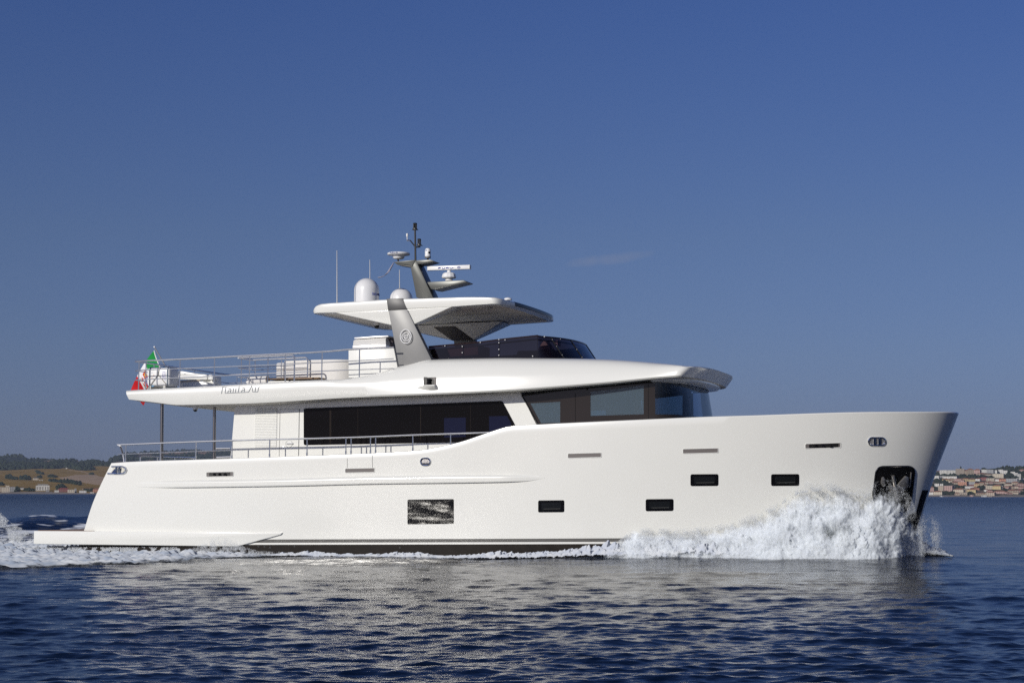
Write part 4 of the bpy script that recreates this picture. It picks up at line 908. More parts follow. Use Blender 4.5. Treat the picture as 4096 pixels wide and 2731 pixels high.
# life raft canister
rf = bpy.data.objects.new('life_raft_canister', None); SC.collection.objects.link(rf); rf.matrix_world = BW
tag(rf, 'white ribbed life raft canister lashed at the aft rail beside the flag', 'life raft')
a = bp(*ZF(556, 1010), -2.75); b_ = bp(*ZF(1195, 560), -2.75)
xw = a.x; xw1 = bp(*ZF(1060, 800), -2.75).x
MB().box(xw, xw1, -2.75, -2.1, a.z + 0.015, b_.z - 0.01).build('shell', PLASTW, rf, bevel=0.11, seg=5)
zr0, zr1 = a.z, b_.z
MB().box(xw - 0.008, xw1 + 0.008, -2.76, -2.09, zr0 + 0.42 * (zr1 - zr0) - 0.015, zr0 + 0.42 * (zr1 - zr0) + 0.015).build('joint_band', GEL2, rf, bevel=0.01)
for fx in (0.14, 0.90):
    xx = xw + (xw1 - xw) * fx; pts = []
    for cy, cz, a0 in ((-2.65, zr1 - 0.11, 90), (-2.65, zr0 + 0.115, 180), (-2.2, zr0 + 0.115, 270), (-2.2, zr1 - 0.11, 0)):
        for k in range(4): pts.append(Vector((xx, cy + 0.107 * math.cos(R(a0 + 30 * k)), cz + 0.107 * math.sin(R(a0 + 30 * k)))))
    MB().tube(pts, 0.008, 5, closed=True).build('strap', mat('blue_grey_strap', (0.15, 0.25, 0.32), 0.7), rf)
ROPE = mat('pale_rope', (0.45, 0.43, 0.38), 0.8)
for pts in ([(840, 560), (815, 700), (810, 745)], [(815, 740), (640, 970)], [(815, 740), (1005, 970)]):
    MB().tube([bp(*ZF(x, y), -2.77) for x, y in pts], 0.011, 6).build('lashing', ROPE, rf)
PRT = mat('printed_grey_blue', (0.42, 0.42, 0.62), 0.6); PRO = mat('printed_orange', (0.6, 0.3, 0.15), 0.6)
for (x0, y0, x1, y1, mt) in ((905, 675, 970, 690, PRT), (905, 705, 915, 860, PRT), (955, 700, 968, 870, PRT), (925, 720, 945, 735, PRT), (925, 760, 940, 800, PRT), (670, 690, 690, 700, PRT), (675, 760, 690, 775, PRO), (670, 800, 692, 835, PRO), (715, 745, 730, 765, PRO), (710, 830, 730, 845, PRT), (920, 950, 985, 975, PRT)):
    MB().prism(bpl([ZF(x0, y0), ZF(x1, y0), ZF(x1, y1), ZF(x0, y1)], -2.752), (0, -0.004, 0)).build('label_print', mt, rf, smooth=0)
for cx, cy in ((948, 575), (710, 985)):
    MB().prism(bpl([ZF(cx + 28 * math.cos(R(t)), cy + 12 * math.sin(R(t))) for t in range(0, 360, 30)], -2.70 if cy < 600 else -2.72), (0, -0.04, 0)).build('blue_badge', mat('badge_blue', (0.12, 0.35, 0.6), 0.5), rf, smooth=0)
zb0 = UB.ray_cast(Vector((xw + 0.3, -2.4, 6)), Vector((0, 0, -1)))[0].z
for fx in (0.18, 0.8):
    xx = xw + (xw1 - xw) * fx; MB().box(xx - 0.04, xx + 0.04, -2.78, -2.05, zb0 - 0.01, zr0 + 0.06).build('cradle', mat('cradle_grey', (0.5, 0.49, 0.45), 0.6), rf, bevel=0.01)
# ensign on its staff
def fy(u, v): return 0.25 * math.sin(u * 5.0 + v * 1.5) * u + 0.06 * math.sin(u * 11 + v * 3)
def qz(p0, p1, p2, t): return (p0[0] * (1 - t) ** 2 + 2 * p1[0] * t * (1 - t) + p2[0] * t * t, p0[1] * (1 - t) ** 2 + 2 * p1[1] * t * (1 - t) + p2[1] * t * t)
YFL = 0.0
def flag_px(u, v):
    tp = qz((725, 222), (430, 560), (228, 1075), u); bt = qz((905, 690), (640, 1120), (500, 1400), u)
    mid = qz((790, 400), (560, 840), (400, 1330 if u > 0.9 else 1290), u)
    b0 = (1 - v) * (1 - 2 * v); b1 = 4 * v * (1 - v); b2 = v * (2 * v - 1)
    ho_ = qz((725, 222), (760, 410), (905, 690), v)
    x = tp[0] * (1 - v) + bt[0] * v; y = tp[1] * (1 - v) + bt[1] * v
    return x + (ho_[0] - (725 * (1 - v) + 905 * v)) * (1 - u), y + (ho_[1] - (222 * (1 - v) + 690 * v)) * (1 - u)
def flag_pt(u, v, d=0.0):
    p = bp(*ZF(*flag_px(u, v)), YFL + fy(u, v)); return p + Vector((0, -d, 0))
en = bpy.data.objects.new('ensign_flag', None); SC.collection.objects.link(en); en.matrix_world = BW
tag(en, 'green white and red striped flag with a quartered crest flying at the stern', 'flag')
fm = MB(); NU, NV = 48, 24
for u0, u1, mi in ((0, 0.34, 0), (0.34, 0.68, 1), (0.68, 1.0, 2)):
    fm.grid([[flag_pt(u0 + (u1 - u0) * i / 16, j / NV) for j in range(NV + 1)] for i in range(17)], mi)
def cloth(n, c):
    m = mat(n, c, 0.85, vary=0.06, vscale=5); return m
fm.build('cloth', [cloth('flag_green', (0.005, 0.24, 0.045)), cloth('flag_white', (0.78, 0.78, 0.80)), cloth('flag_red', (0.55, 0.008, 0.012))], en, smooth=60, recalc=False)
def crest(pts, mt, d, name='crest'):
    n = MB(); K = 6; a, b_, c, e = pts
    rows = [[flag_pt(*((1 - s) * ((1 - t) * a[k] + t * b_[k]) + s * ((1 - t) * e[k] + t * c[k]) for k in (0, 1)), d) for t in [j / K for j in range(K + 1)]] for s in [i / K for i in range(K + 1)]]
    return n.grid(rows).build(name, mt, en, recalc=False)
GOLD = mat('flag_gold', (0.60, 0.36, 0.06), 0.7); CRR = mat('crest_red', (0.55, 0.03, 0.01), 0.8); CRB = mat('crest_blue', (0.02, 0.05, 0.35), 0.8); CRW = mat('crest_white', (0.8, 0.8, 0.82), 0.8)
u0, u1, v0, v1 = 0.41, 0.635, 0.24, 0.80
crest([(u0, v0), (u1, v0), (u1, v1), (u0, v1)], GOLD, 0.006); um, vm = (u0 + u1) / 2, (v0 + v1) / 2; g = 0.012
for (a, b_, c, e), mt in zip((((u0 + g, v0 + g), (um, v0 + g), (um, vm), (u0 + g, vm)), ((um, v0 + g), (u1 - g, v0 + g), (u1 - g, vm), (um, vm)), ((u0 + g, vm), (um, vm), (um, v1 - g), (u0 + g, v1 - g)), ((um, vm), (u1 - g, vm), (u1 - g, v1 - g), (um, v1 - g))), (CRR, CRW, CRB, CRR)):
    crest([a, b_, c, e], mt, 0.012)
uc, vc = (u0 + um) / 2 + 0.004, (v0 + vm) / 2; crest([(uc - .022, vc - .07), (uc + .022, vc - .05), (uc + .022, vc + .05), (uc - .015, vc + .07)], GOLD, 0.018)
uc, vc = (um + u1) / 2, (v0 + vm) / 2
for du, dv in ((.03, .025), (.012, .09)): crest([(uc - du, vc - dv), (uc + du, vc - dv), (uc + du, vc + dv), (uc - du, vc + dv)], CRR, 0.018)
uc, vc = (u0 + um) / 2, (vm + v1) / 2
for du, dv in ((.036, .02), (.010, .10)): crest([(uc - du, vc - dv), (uc + du, vc - dv), (uc + du, vc + dv), (uc - du, vc + dv)], CRW, 0.018)
uc, vc = (um + u1) / 2, (vm + v1) / 2
for du, dv in ((.036, .02), (.010, .10)): crest([(uc - du, vc - dv), (uc + du, vc - dv), (uc + du, vc + dv), (uc - du, vc + dv)], CRW, 0.018)
MB().tube([flag_pt(0, v / 12) + Vector((0.01, 0, 0)) for v in range(13)], 0.018, 6).build('hoist_tape', CRW, en)
stf = MB().tube([bp(*ZF(737, 148), YFL), bp(*ZF(965, 545), YFL), bp(*ZF(1180, 925), YFL)], [0.018, 0.022, 0.024], 8).build('flagstaff', mat('staff_grey', (0.35, 0.34, 0.33), 0.35, metal=0.6), yacht)
MB().lathe(bp(*ZF(737, 150), YFL), [(0.004, -0.03), (0.03, -0.01), (0.03, 0.02), (0.004, 0.035)], 10).build('truck', PLASTW, stf)

# ---------------------------------------------------------------- rails
def post_to_deck(p, y, col, parent, r=0.017, name='post', down=None):
    q = down if down is not None else UB.ray_cast(Vector((p.x, y, p.z - 0.02)), Vector((0, 0, -1)))[0]
    if q is None: q = Vector((p.x, y, p.z - 1))
    MB().tube([p, Vector((p.x, y, q.z - 0.02))], r, 8).build(name, STEEL, parent)
YR = 3.14
nt_ = [Z1(200, 222), Z1(640, 203), Z1(1290, 168), Z1(1972, 134), ZR(1590, 210), ZR(2140, 186)]
near_top = bpl(nt_, -YR); Tz = pchip([p.x for p in near_top], [p.z for p in near_top])
Mz = pchip([bp(*q, -YR).x for q in (Z1(640, 291), Z1(1970, 235), ZR(2160, 322))], [bp(*q, -YR).z for q in (Z1(640, 291), Z1(1970, 235), ZR(2160, 322))])
Lz = pchip([bp(*q, -YR).x for q in (Z1(970, 361), Z1(1970, 314), ZR(2180, 442))], [bp(*q, -YR).z for q in (Z1(970, 361), Z1(1970, 314), ZR(2180, 442))])
XR0 = near_top[0].x; XR1 = bp(*ZR(2150, 190), -YR).x
rail = None
def xspan(a, b, n): return [a + (b - a) * k / n for k in range(n + 1)]
for fz in (Tz, Mz, Lz):
    path = [Vector((x, -YR, fz(x))) for x in xspan(XR1, XR0 + 0.12, 12)] + [Vector((XR0 + 0.03, -YR + 0.04, fz(XR0))), Vector((XR0, -YR + 0.14, fz(XR0)))] + [Vector((XR0, y, fz(XR0))) for y in (-1.5, 0, 1.5)] + [Vector((XR0, YR - 0.14, fz(XR0))), Vector((XR0 + 0.03, YR - 0.04, fz(XR0)))] + [Vector((x, YR, fz(x))) for x in xspan(XR0 + 0.12, XR1, 12)]
    m = MB().tube(path, 0.024 if fz is Tz else 0.014, 8)
    if rail is None: rail = m.build('flybridge_rail', STEEL, yacht)
    else: m.build('rail_bar', STEEL, rail)
for zx, zy in ((250, 225), (317, 220), (636, 203), (960, 186), (1290, 168), (1628, 152), (1972, 134)):
    p = bp(*Z1(zx, zy), -YR); p.z = Tz(p.x); post_to_deck(p, -YR, STEEL, rail)
p = bp(1438.3, 1395, -YR); p.z = Tz(p.x); post_to_deck(p, -YR, STEEL, rail)
for x in np.linspace(XR0 + 0.3, XR1 - 0.2, 8): post_to_deck(Vector((x, YR, Tz(x))), YR, STEEL, rail)
for y in (-1.9, -0.7, 0.7, 1.9): post_to_deck(Vector((XR0, y, Tz(XR0))), y, STEEL, rail, down=Vector((XR0, y, zs_f(0) + 1.2)) if UB.ray_cast(Vector((XR0, y, Tz(XR0))), Vector((0, 0, -1)))[0] is None else None)
# stairwell rail: two bars bending down at the forward end
for yy, pts, posts in ((-2.45, [(1185, 190), (1690, 165), (1708, 178), (1713, 200), (1713, 415)], (1213, 1463)), (-1.35, [(1315, 211), (1815, 186), (1833, 198), (1838, 222), (1838, 400)], (1342, 1590))):
    t0 = [bp(*Z1(*q), yy) for q in pts]; t0[-1] = UB.ray_cast(Vector((t0[-2].x, yy, t0[0].z)), Vector((0, 0, -1)))[0] or t0[-1]
    st = MB().tube(t0, 0.024, 8).build('stair_rail', STEEL, yacht)
    for dz1, dz2 in ((95, 92), (180, 178)):
        MB().tube([bp(*Z1(pts[0][0], pts[0][1] + dz1), yy), bp(*Z1(pts[3][0], pts[0][1] + dz2 - 20), yy)], 0.014, 6).build('rail_bar', STEEL, st)
    for zx in posts:
        p = bp(*Z1(zx, pts[0][1]), yy); post_to_deck(p, yy, STEEL, st)
for dz in (0, 95, 180):
    MB().tube([bp(*Z1(1186, 191 + dz), -2.45), bp(*Z1(1315, 211 + dz * 0.95), -1.35)], 0.018 if dz else 0.024, 8).build('rail_bar', STEEL, st)
# main deck rail on the bulwark
YB = 3.18
mt_ = [Z1(44, 1008), Z1(1110, 968), Z1(2352, 935), Z4(1180, 512), Z4(1840, 490)]
mtop = bpl(mt_, -YB); MTz = pchip([p.x for p in mtop], [p.z for p in mtop]); XM0, XM1 = mtop[0].x, mtop[-1].x
drail = MB().tube([Vector((x, -YB, MTz(x))) for x in xspan(XM0, XM1, 24)], 0.024, 8).build('bulwark_rail', STEEL, yacht)
ml = [Z1(50, 1096), Z1(1110, 1058), Z1(2190, 1034), Z4(1180, 598)]; mlp = bpl(ml, -YB); MLz = pchip([p.x for p in mlp], [p.z for p in mlp])
for a, b_ in ((Z1(50, 1090), Z4(605, 640)), (Z4(655, 620), Z4(816, 612)), (Z4(866, 606), Z4(1180, 598))):
    xa_, xb2 = bp(*a, -YB).x, bp(*b_, -YB).x; MB().tube([Vector((x, -YB, MLz(x))) for x in xspan(xa_, xb2, 6)], 0.014, 6).build('rail_bar', STEEL, drail)
for q in (Z1(125, 1003), Z1(453, 992), Z1(785, 980), Z1(1127, 968), Z1(1480, 960), Z1(1832, 950), Z4(608, 540), Z4(652, 538), Z4(818, 528), Z4(862, 526), Z4(1180, 512), Z4(1503, 500)):
    p = bp(*q, -YB); p.z = MTz(p.x)
    MB().tube([p, Vector((p.x, -YB, zs_(p.x) - 0.03))], 0.018, 8).build('post', STEEL, drail)
    MB().tube([Vector((p.x, -YB, zs_(p.x) - 0.03)), Vector((p.x, -YB, zs_(p.x) + 0.10))], 0.026, 8).build('socket', STEEL, drail)
MB().tube([bp(*ZB(150, 172), -YB), bp(*ZB(185, 185), -YB), bp(*ZB(240, 345), -YB + 0.3), bp(*ZB(258, 490), -YB + 0.3)], 0.026, 8).build('corner_stanchion', STEEL, drail)
s0 = bp(*ZB(548, 378), -2.3); s1 = bp(*ZB(1530, 408), 2.0)
srl = MB().tube([bp(*ZB(545, 480), -2.3), s0 + Vector((0, 0, -0.03)), s0 + Vector((0.02, 0.06, 0.0)), s1], 0.022, 8).build('stern_rail', STEEL, yacht)
for f in (0.3, 0.62, 0.98): q = s0 + (s1 - s0) * f; MB().tube([q, q - Vector((0, 0, 0.7))], 0.018, 8).build('post', STEEL, srl)
MB().tube([bp(*ZB(1920, 243), 2.9), bp(*ZB(2180, 240), 2.9)], 0.03, 8).build('port_rail', STEEL, yacht); MB().tube([bp(*ZB(1930, 402), 2.9), bp(*ZB(2180, 392), 2.9)], 0.03, 8).build('port_rail', STEEL, yacht)
# posts under the overhang
PST = mat('dark_steel_post', (0.30, 0.28, 0.26), 0.2, metal=1.0)
for px, w, yy, pt, pb in ((646.5, 6, -2.95, 1616, 1850), (856.5, 5, -2.45, 1622, 1848)):
    a = bp(px + 1.5, pt, yy) + Vector((0, 0, 0.06)); b_ = bp(px, pb, yy); MB().tube([a, b_], 0.05 if w == 6 else 0.045, 14).build('deck_post', PST, yacht)
# ---------------------------------------------------------------- the sea
def boat_xy(X, Y):                       # world -> boat plan coordinates
    dx, dy = X, Y - 53.0; c, s = math.cos(YAW), math.sin(YAW)
    return dx * c - dy * s, dx * s + dy * c
WV = []                                   # (kx, ky, amplitude, phase)
def add_waves(n, lmin, lmax, slope, mean, spread, seed):
    r = np.random.default_rng(seed)
    for _ in range(n):
        lam = math.exp(r.uniform(math.log(lmin), math.log(lmax))); k = 2 * math.pi / lam; th = mean + spread * r.standard_normal()
        s_ = slope * math.sqrt(2.0 / n); WV.append((k * math.sin(th), k * math.cos(th), s_ / k, r.uniform(0, 6.283)))
add_waves(22, 2.6, 8.0, 0.026, R(170), R(24), 1)
add_waves(36, 0.9, 2.6, 0.048, R(167), R(24), 2)
add_waves(60, 0.24, 0.9, 0.106, R(173), R(26), 3)
add_waves(44, 0.11, 0.28, 0.084, R(178), R(38), 4)
def swell(X, Y):                          # waves the yacht makes
    bx, by = boat_xy(X, Y)
    hw = 3.3 * np.clip(1 - np.clip((bx - 2) / 9.6, 0, 1.2) ** 2.2, 0, 1) ** 0.75
    d = np.abs(by) - hw
    along = np.clip((bx + 9) / 4, 0, 1) * np.clip((13.2 - bx) / 2.0, 0, 1)
    h = (0.07 + 0.19 * np.clip((bx - 0.5) / 5.0, 0, 1)) * along * np.exp(-(np.clip(d, 0, 50) / (1.9 + 0.03 * np.clip(11 - bx, 0, 40))) ** 2)
    yr = Y - 71 - 0.10 * (X + 14)
    r1 = np.exp(-(yr / np.where(yr < 0, 4.2, 2.2)) ** 2) * 1.02 * np.clip((X + 21.5) / 2.0, 0, 1) * np.clip((-3 - X) / 6, 0, 1)
    r1 = r1 * (0.90 + 0.10 * np.sin(X * 1.7) * np.sin(X * 0.63 + 1))
    r2 = 0.10 * np.exp(-((Y - 47.2 + 0.06 * (X + 14)) / 1.5) ** 2) * np.clip((-6 - X) / 6, 0, 1) * np.clip((X + 30) / 6, 0, 1)
    stern = 0.12 * np.exp(-((bx + 15.0) / 3.0) ** 2 - (by / 4.5) ** 2)
    return h + r1 + r2 + stern
def sea(X, Y, sx=None, sy=None, detail=True):
    Z = np.zeros_like(X); DX = np.zeros_like(X); DY = np.zeros_like(X)
    patch = 1.0 + 0.35 * np.sin(X * 0.11 + 0.4 * np.sin(Y * 0.07)) * np.sin(Y * 0.05 + 1.3 + 0.5 * np.sin(X * 0.06))
    for kx, ky, a, ph in WV:
        if sx is not None:
            f = np.exp(-0.16 * ((kx * sx) ** 2 + (ky * sy) ** 2))
        else: f = 1.0
        A = a * f; t = kx * X + ky * Y + ph; k = math.hypot(kx, ky); c = np.sin(t)
        Z += A * np.cos(t); DX -= 0.95 * A * kx / k * c; DY -= 0.95 * A * ky / k * c
    return DX * patch, DY * patch, Z * patch + swell(X, Y)
HY = CAMZ * F / 4.0                       # metres * pixel rows at 1024 px
dist = [5.0]
while dist[-1] < 56: dist.append(dist[-1] + max(0.03, 0.27 * dist[-1] ** 2 / HY))
while dist[-1] < 9000: dist.append(dist[-1] + max(0.05, (0.35 if dist[-1] < 160 else 0.55) * dist[-1] ** 2 / HY))
dist = np.array(dist)
fine = np.linspace(-0.315, 0.315, 1060); coarse = np.linspace(0.33, 1.2, 60)
tx = np.concatenate([-coarse[::-1], fine, coarse])
def sheet(name, dist, tx):
    Dg, Tg = np.meshgrid(dist, tx, indexing='ij'); X = Dg * Tg; Y = Dg.copy()
    sy = np.gradient(dist)[:, None] * np.ones_like(Tg); sx = Dg * np.gradient(tx)[None, :]
    DX, DY, Z = sea(X, Y, sx, sy)
    co = np.stack([X + DX, Y + DY, Z], -1).reshape(-1, 3).astype(np.float32)
    nr, nc = Dg.shape; i = np.arange((nr - 1) * nc).reshape(nr - 1, nc)[:, :-1].ravel()
    q = np.stack([i, i + 1, i + nc + 1, i + nc], -1).astype(np.int32)
    me = bpy.data.meshes.new(name); me.vertices.add(len(co)); me.vertices.foreach_set('co', co.ravel())
    me.loops.add(q.size); me.loops.foreach_set('vertex_index', q.ravel()); me.polygons.add(len(q))
    me.polygons.foreach_set('loop_start', np.arange(0, q.size, 4, dtype=np.int32)); me.polygons.foreach_set('loop_total', np.full(len(q), 4, np.int32))
    me.polygons.foreach_set('use_smooth', np.ones(len(q), bool)); me.update(); return me
wm = bpy.data.materials.new('sea_water'); wm.use_nodes = True; nt = wm.node_tree; b = nt.nodes['Principled BSDF']
b.inputs['Base Color'].default_value = (0.0018, 0.0060, 0.019, 1); b.inputs['Roughness'].default_value = 0.055; b.inputs['IOR'].default_value = 1.333
geo = nt.nodes.new('ShaderNodeNewGeometry'); mpn = nt.nodes.new('ShaderNodeMapping'); mpn.inputs['Scale'].default_value = (1.0, 1.7, 1.0)
nt.links.new(geo.outputs['Position'], mpn.inputs['Vector'])
n1 = nt.nodes.new('ShaderNodeTexNoise'); n1.inputs['Scale'].default_value = 9.0; n1.inputs['Detail'].default_value = 3.0
n2 = nt.nodes.new('ShaderNodeTexNoise'); n2.inputs['Scale'].default_value = 0.55; n2.inputs['Detail'].default_value = 5.0
nt.links.new(mpn.outputs['Vector'], n1.inputs['Vector']); nt.links.new(mpn.outputs['Vector'], n2.inputs['Vector'])
# far from here the mesh is coarser than the ripples, so the ripples go into the bump
ln = nt.nodes.new('ShaderNodeVectorMath'); ln.operation = 'LENGTH'; nt.links.new(geo.outputs['Position'], ln.inputs[0])
fr = nt.nodes.new('ShaderNodeMapRange'); fr.inputs[1].default_value = 50; fr.inputs[2].default_value = 400; nt.links.new(ln.outputs['Value'], fr.inputs[0])
nh = nt.nodes.new('ShaderNodeMath'); nh.operation = 'MULTIPLY'; nt.links.new(n2.outputs['Fac'], nh.inputs[0]); nt.links.new(fr.outputs[0], nh.inputs[1])
nh2 = nt.nodes.new('ShaderNodeMath'); nh2.operation = 'MULTIPLY_ADD'; nh2.inputs[1].default_value = 1.0; nt.links.new(nh.outputs[0], nh2.inputs[0])
n3 = nt.nodes.new('ShaderNodeTexNoise'); n3.inputs['Scale'].default_value = 2.6; n3.inputs['Detail'].default_value = 3.0; nt.links.new(mpn.outputs['Vector'], n3.inputs['Vector'])
f3 = nt.nodes.new('ShaderNodeMapRange'); f3.inputs[1].default_value = 26; f3.inputs[2].default_value = 60; f3.inputs[4].default_value = 0.035; nt.links.new(ln.outputs['Value'], f3.inputs[0])
m3 = nt.nodes.new('ShaderNodeMath'); m3.operation = 'MULTIPLY'; nt.links.new(n3.outputs['Fac'], m3.inputs[0]); nt.links.new(f3.outputs[0], m3.inputs[1])
ns = nt.nodes.new('ShaderNodeMath'); ns.operation = 'MULTIPLY'; ns.inputs[1].default_value = 0.008; nt.links.new(n1.outputs['Fac'], ns.inputs[0]); 
m4 = nt.nodes.new('ShaderNodeMath'); m4.operation = 'ADD'; nt.links.new(ns.outputs[0], m4.inputs[0]); nt.links.new(m3.outputs[0], m4.inputs[1]); nt.links.new(m4.outputs[0], nh2.inputs[2])
bmp = nt.nodes.new('ShaderNodeBump'); bmp.inputs['Strength'].default_value = 1.0; bmp.inputs['Distance'].default_value = 1.0
nt.links.new(nh2.outputs[0], bmp.inputs['Height']); nt.links.new(bmp.outputs['Normal'], b.inputs['Normal'])
rg = nt.nodes.new('ShaderNodeMapRange'); rg.inputs[1].default_value = 30; rg.inputs[2].default_value = 700; rg.inputs[3].default_value = 0.13; rg.inputs[4].default_value = 0.26
nt.links.new(ln.outputs['Value'], rg.inputs[0]); nt.links.new(rg.outputs[0], b.inputs['Roughness'])
swm = sheet('sea', dist, tx); swm.materials.append(wm); tag(link('sea', swm), kind='structure')
# ---------------------------------------------------------------- foam and spray
def np_bray(px, py):                      # arrays of pixels -> boat-space ray origin and directions
    M = np.array(BI3 @ CAMR); d = np.stack([(px - 2048) / F, -(py - 1365.5) / F, -np.ones_like(px)], -1) @ M.T
    return np.array(BI @ CAMP), d
_hx = np.linspace(-14, 13, 300)
def _hw1(x, z=0.35):
    t = (x - xs_(z)) / (xb_(z) - xs_(z))
    return halfb(t, (z + 0.2) / (zs_(x) + 0.2)) if t < 1 else 0.0
_hwv = np.array([_hw1(x) for x in _hx]); _hwv2 = np.array([_hw1(x, 1.5) for x in _hx])
def hw(x): return np.interp(x, _hx, _hwv)
def hw_hi(x): return np.interp(x, _hx, _hwv2)
def nz(p, sc, octv=3, seed=0.0):          # fractal noise at many points
    out = np.empty(len(p)); q = p * sc + seed
    for i in range(len(p)): out[i] = noise.fractal(Vector(q[i]), 1.0, 2.1, octv)
    return out
def billow(p, sc, octv=3, seed=0.0):
    out = np.zeros(len(p)); a = 1.0; q = p * sc + seed
    for o in range(octv):
        out += a * np.array([abs(noise.noise(Vector(v))) for v in q]); q = q * 2.13 + 3.7; a *= 0.55
    return out
def soft_normal(nt, src, w):              # spray scatters light through many drops: bend the normal towards the open side
    geo = nt.nodes.new('ShaderNodeNewGeometry'); v = nt.nodes.new('ShaderNodeVectorMath'); v.operation = 'SCALE'; v.inputs[3].default_value = w
    nt.links.new(src if src is not None else geo.outputs['Normal'], v.inputs[0]); a = nt.nodes.new('ShaderNodeVectorMath'); a.operation = 'ADD'
    a.inputs[1].default_value = (-0.28, -0.85, 0.55); nt.links.new(v.outputs[0], a.inputs[0]); n = nt.nodes.new('ShaderNodeVectorMath'); n.operation = 'NORMALIZE'; nt.links.new(a.outputs[0], n.inputs[0]); return n.outputs[0]
def foam_mat(name, bright, dark, lo, hi, ns, stretch=(1, 1, 1), detail=6, trans=0.25, bump=0.2, nw=0.6):
    m = bpy.data.materials.new(name); m.use_nodes = True; nt = m.node_tree; nt.nodes.clear(); L = nt.links.new
    out = nt.nodes.new('ShaderNodeOutputMaterial'); at = nt.nodes.new('ShaderNodeAttribute'); at.attribute_name = 'dens'
    geo = nt.nodes.new('ShaderNodeNewGeometry'); mp = nt.nodes.new('ShaderNodeMapping'); mp.inputs['Scale'].default_value = stretch; L(geo.outputs['Position'], mp.inputs[0])
    n = nt.nodes.new('ShaderNodeTexNoise'); n.inputs['Scale'].default_value = ns; n.inputs['Detail'].default_value = detail; n.inputs['Roughness'].default_value = 0.65; L(mp.outputs[0], n.inputs['Vector'])
    ad = nt.nodes.new('ShaderNodeMath'); ad.operation = 'ADD'; L(n.outputs['Fac'], ad.inputs[0]); L(at.outputs['Fac'], ad.inputs[1])
    mr = nt.nodes.new('ShaderNodeMapRange'); mr.inputs[1].default_value = lo; mr.inputs[2].default_value = hi; L(ad.outputs[0], mr.inputs[0])
    n2 = nt.nodes.new('ShaderNodeTexNoise'); n2.inputs['Scale'].default_value = ns * 0.6; n2.inputs['Detail'].default_value = 5; L(mp.outputs[0], n2.inputs['Vector'])
    m2 = nt.nodes.new('ShaderNodeMapRange'); m2.inputs[1].default_value = 0.35; m2.inputs[2].default_value = 0.62; L(n2.outputs['Fac'], m2.inputs[0])
    mx = nt.nodes.new('ShaderNodeMix'); mx.data_type = 'RGBA'; mx.inputs[6].default_value = (*dark, 1); mx.inputs[7].default_value = (*bright, 1); L(m2.outputs[0], mx.inputs[0])
    d = nt.nodes.new('ShaderNodeBsdfDiffuse'); L(mx.outputs[2], d.inputs[0]); tl = nt.nodes.new('ShaderNodeBsdfTranslucent'); L(mx.outputs[2], tl.inputs[0])
    ms = nt.nodes.new('ShaderNodeMixShader'); ms.inputs[0].default_value = trans; L(d.outputs[0], ms.inputs[1]); L(tl.outputs[0], ms.inputs[2])
    bp_ = nt.nodes.new('ShaderNodeBump'); bp_.inputs['Strength'].default_value = bump; bp_.inputs['Distance'].default_value = 0.04; L(n.outputs['Fac'], bp_.inputs['Height']); L(soft_normal(nt, bp_.outputs[0], nw), d.inputs['Normal'])
    tr = nt.nodes.new('ShaderNodeBsdfTransparent'); fm_ = nt.nodes.new('ShaderNodeMixShader'); L(mr.outputs[0], fm_.inputs[0]); L(tr.outputs[0], fm_.inputs[1]); L(ms.outputs[0], fm_.inputs[2]); L(fm_.outputs[0], out.inputs[0])
    return m
FOAM_W = (0.80, 0.83, 0.86); FOAM_B = (0.42, 0.49, 0.60)
def grid_mesh(name, P, dens, m, smooth=True):
    nr, nc = P.shape[:2]; co = P.reshape(-1, 3).astype(np.float32)
    i = np.arange((nr - 1) * nc).reshape(nr - 1, nc)[:, :-1].ravel(); q = np.stack([i, i + 1, i + nc + 1, i + nc], -1).astype(np.int32)
    dq = dens.reshape(-1)[q].max(1); q = q[dq > -0.35]
    me = bpy.data.meshes.new(name); me.vertices.add(len(co)); me.vertices.foreach_set('co', co.ravel()); me.loops.add(q.size); me.loops.foreach_set('vertex_index', q.ravel())
    me.polygons.add(len(q)); me.polygons.foreach_set('loop_start', np.arange(0, q.size, 4, dtype=np.int32)); me.polygons.foreach_set('loop_total', np.full(len(q), 4, np.int32))
    me.polygons.foreach_set('use_smooth', np.full(len(q), smooth)); a = me.attributes.new('dens', 'FLOAT', 'POINT'); a.data.foreach_set('value', dens.reshape(-1).astype(np.float32))
    me.materials.append(m); me.update(); return me
BWn = np.array(BW)
def to_world(P): return P @ BWn[:3, :3].T + BWn[:3, 3]
# 1. lumpy foam rolling along the waterline
nx, nv = 1000, 34
u = np.linspace(-8.2, 8.0, nx); v = np.linspace(0, 1, nv); U, V = np.meshgrid(u, v, indexing='ij')
wid = 0.50 + 0.75 * np.clip((U + 2) / 8, 0, 1)
H = 0.085 + 0.025 * np.sin(U * 2.3) + 0.20 * np.clip((U + 1) / 6, 0, 1) ** 1.2
Yb = -(hw(U) - 0.05 + wid * V); base = np.stack([U, Yb, np.zeros_like(U)], -1)
pn = base.reshape(-1, 3); B = billow(pn, 4.2, 3).reshape(U.shape); N = nz(pn, 1.1, 2, 9.0).reshape(U.shape)
prof = np.sin(np.pi * np.clip(0.12 + 0.88 * V, 0, 1)) ** 0.6
wpos = to_world(base); sw = swell(wpos[..., 0], wpos[..., 1])
base[..., 2] = sw + prof * H * (0.55 + 0.9 * B + 0.5 * N) + 0.015
base[..., 1] -= 0.06 * B * prof; base[..., 0] += 0.10 * (B - 0.4) * prof
dens = 0.55 - 0.65 * np.clip(V - 0.82, 0, 1) / 0.18 + 0.25 * N; dens -= 1.2 * np.clip((-7.2 - U) / 1.0, 0, 1)
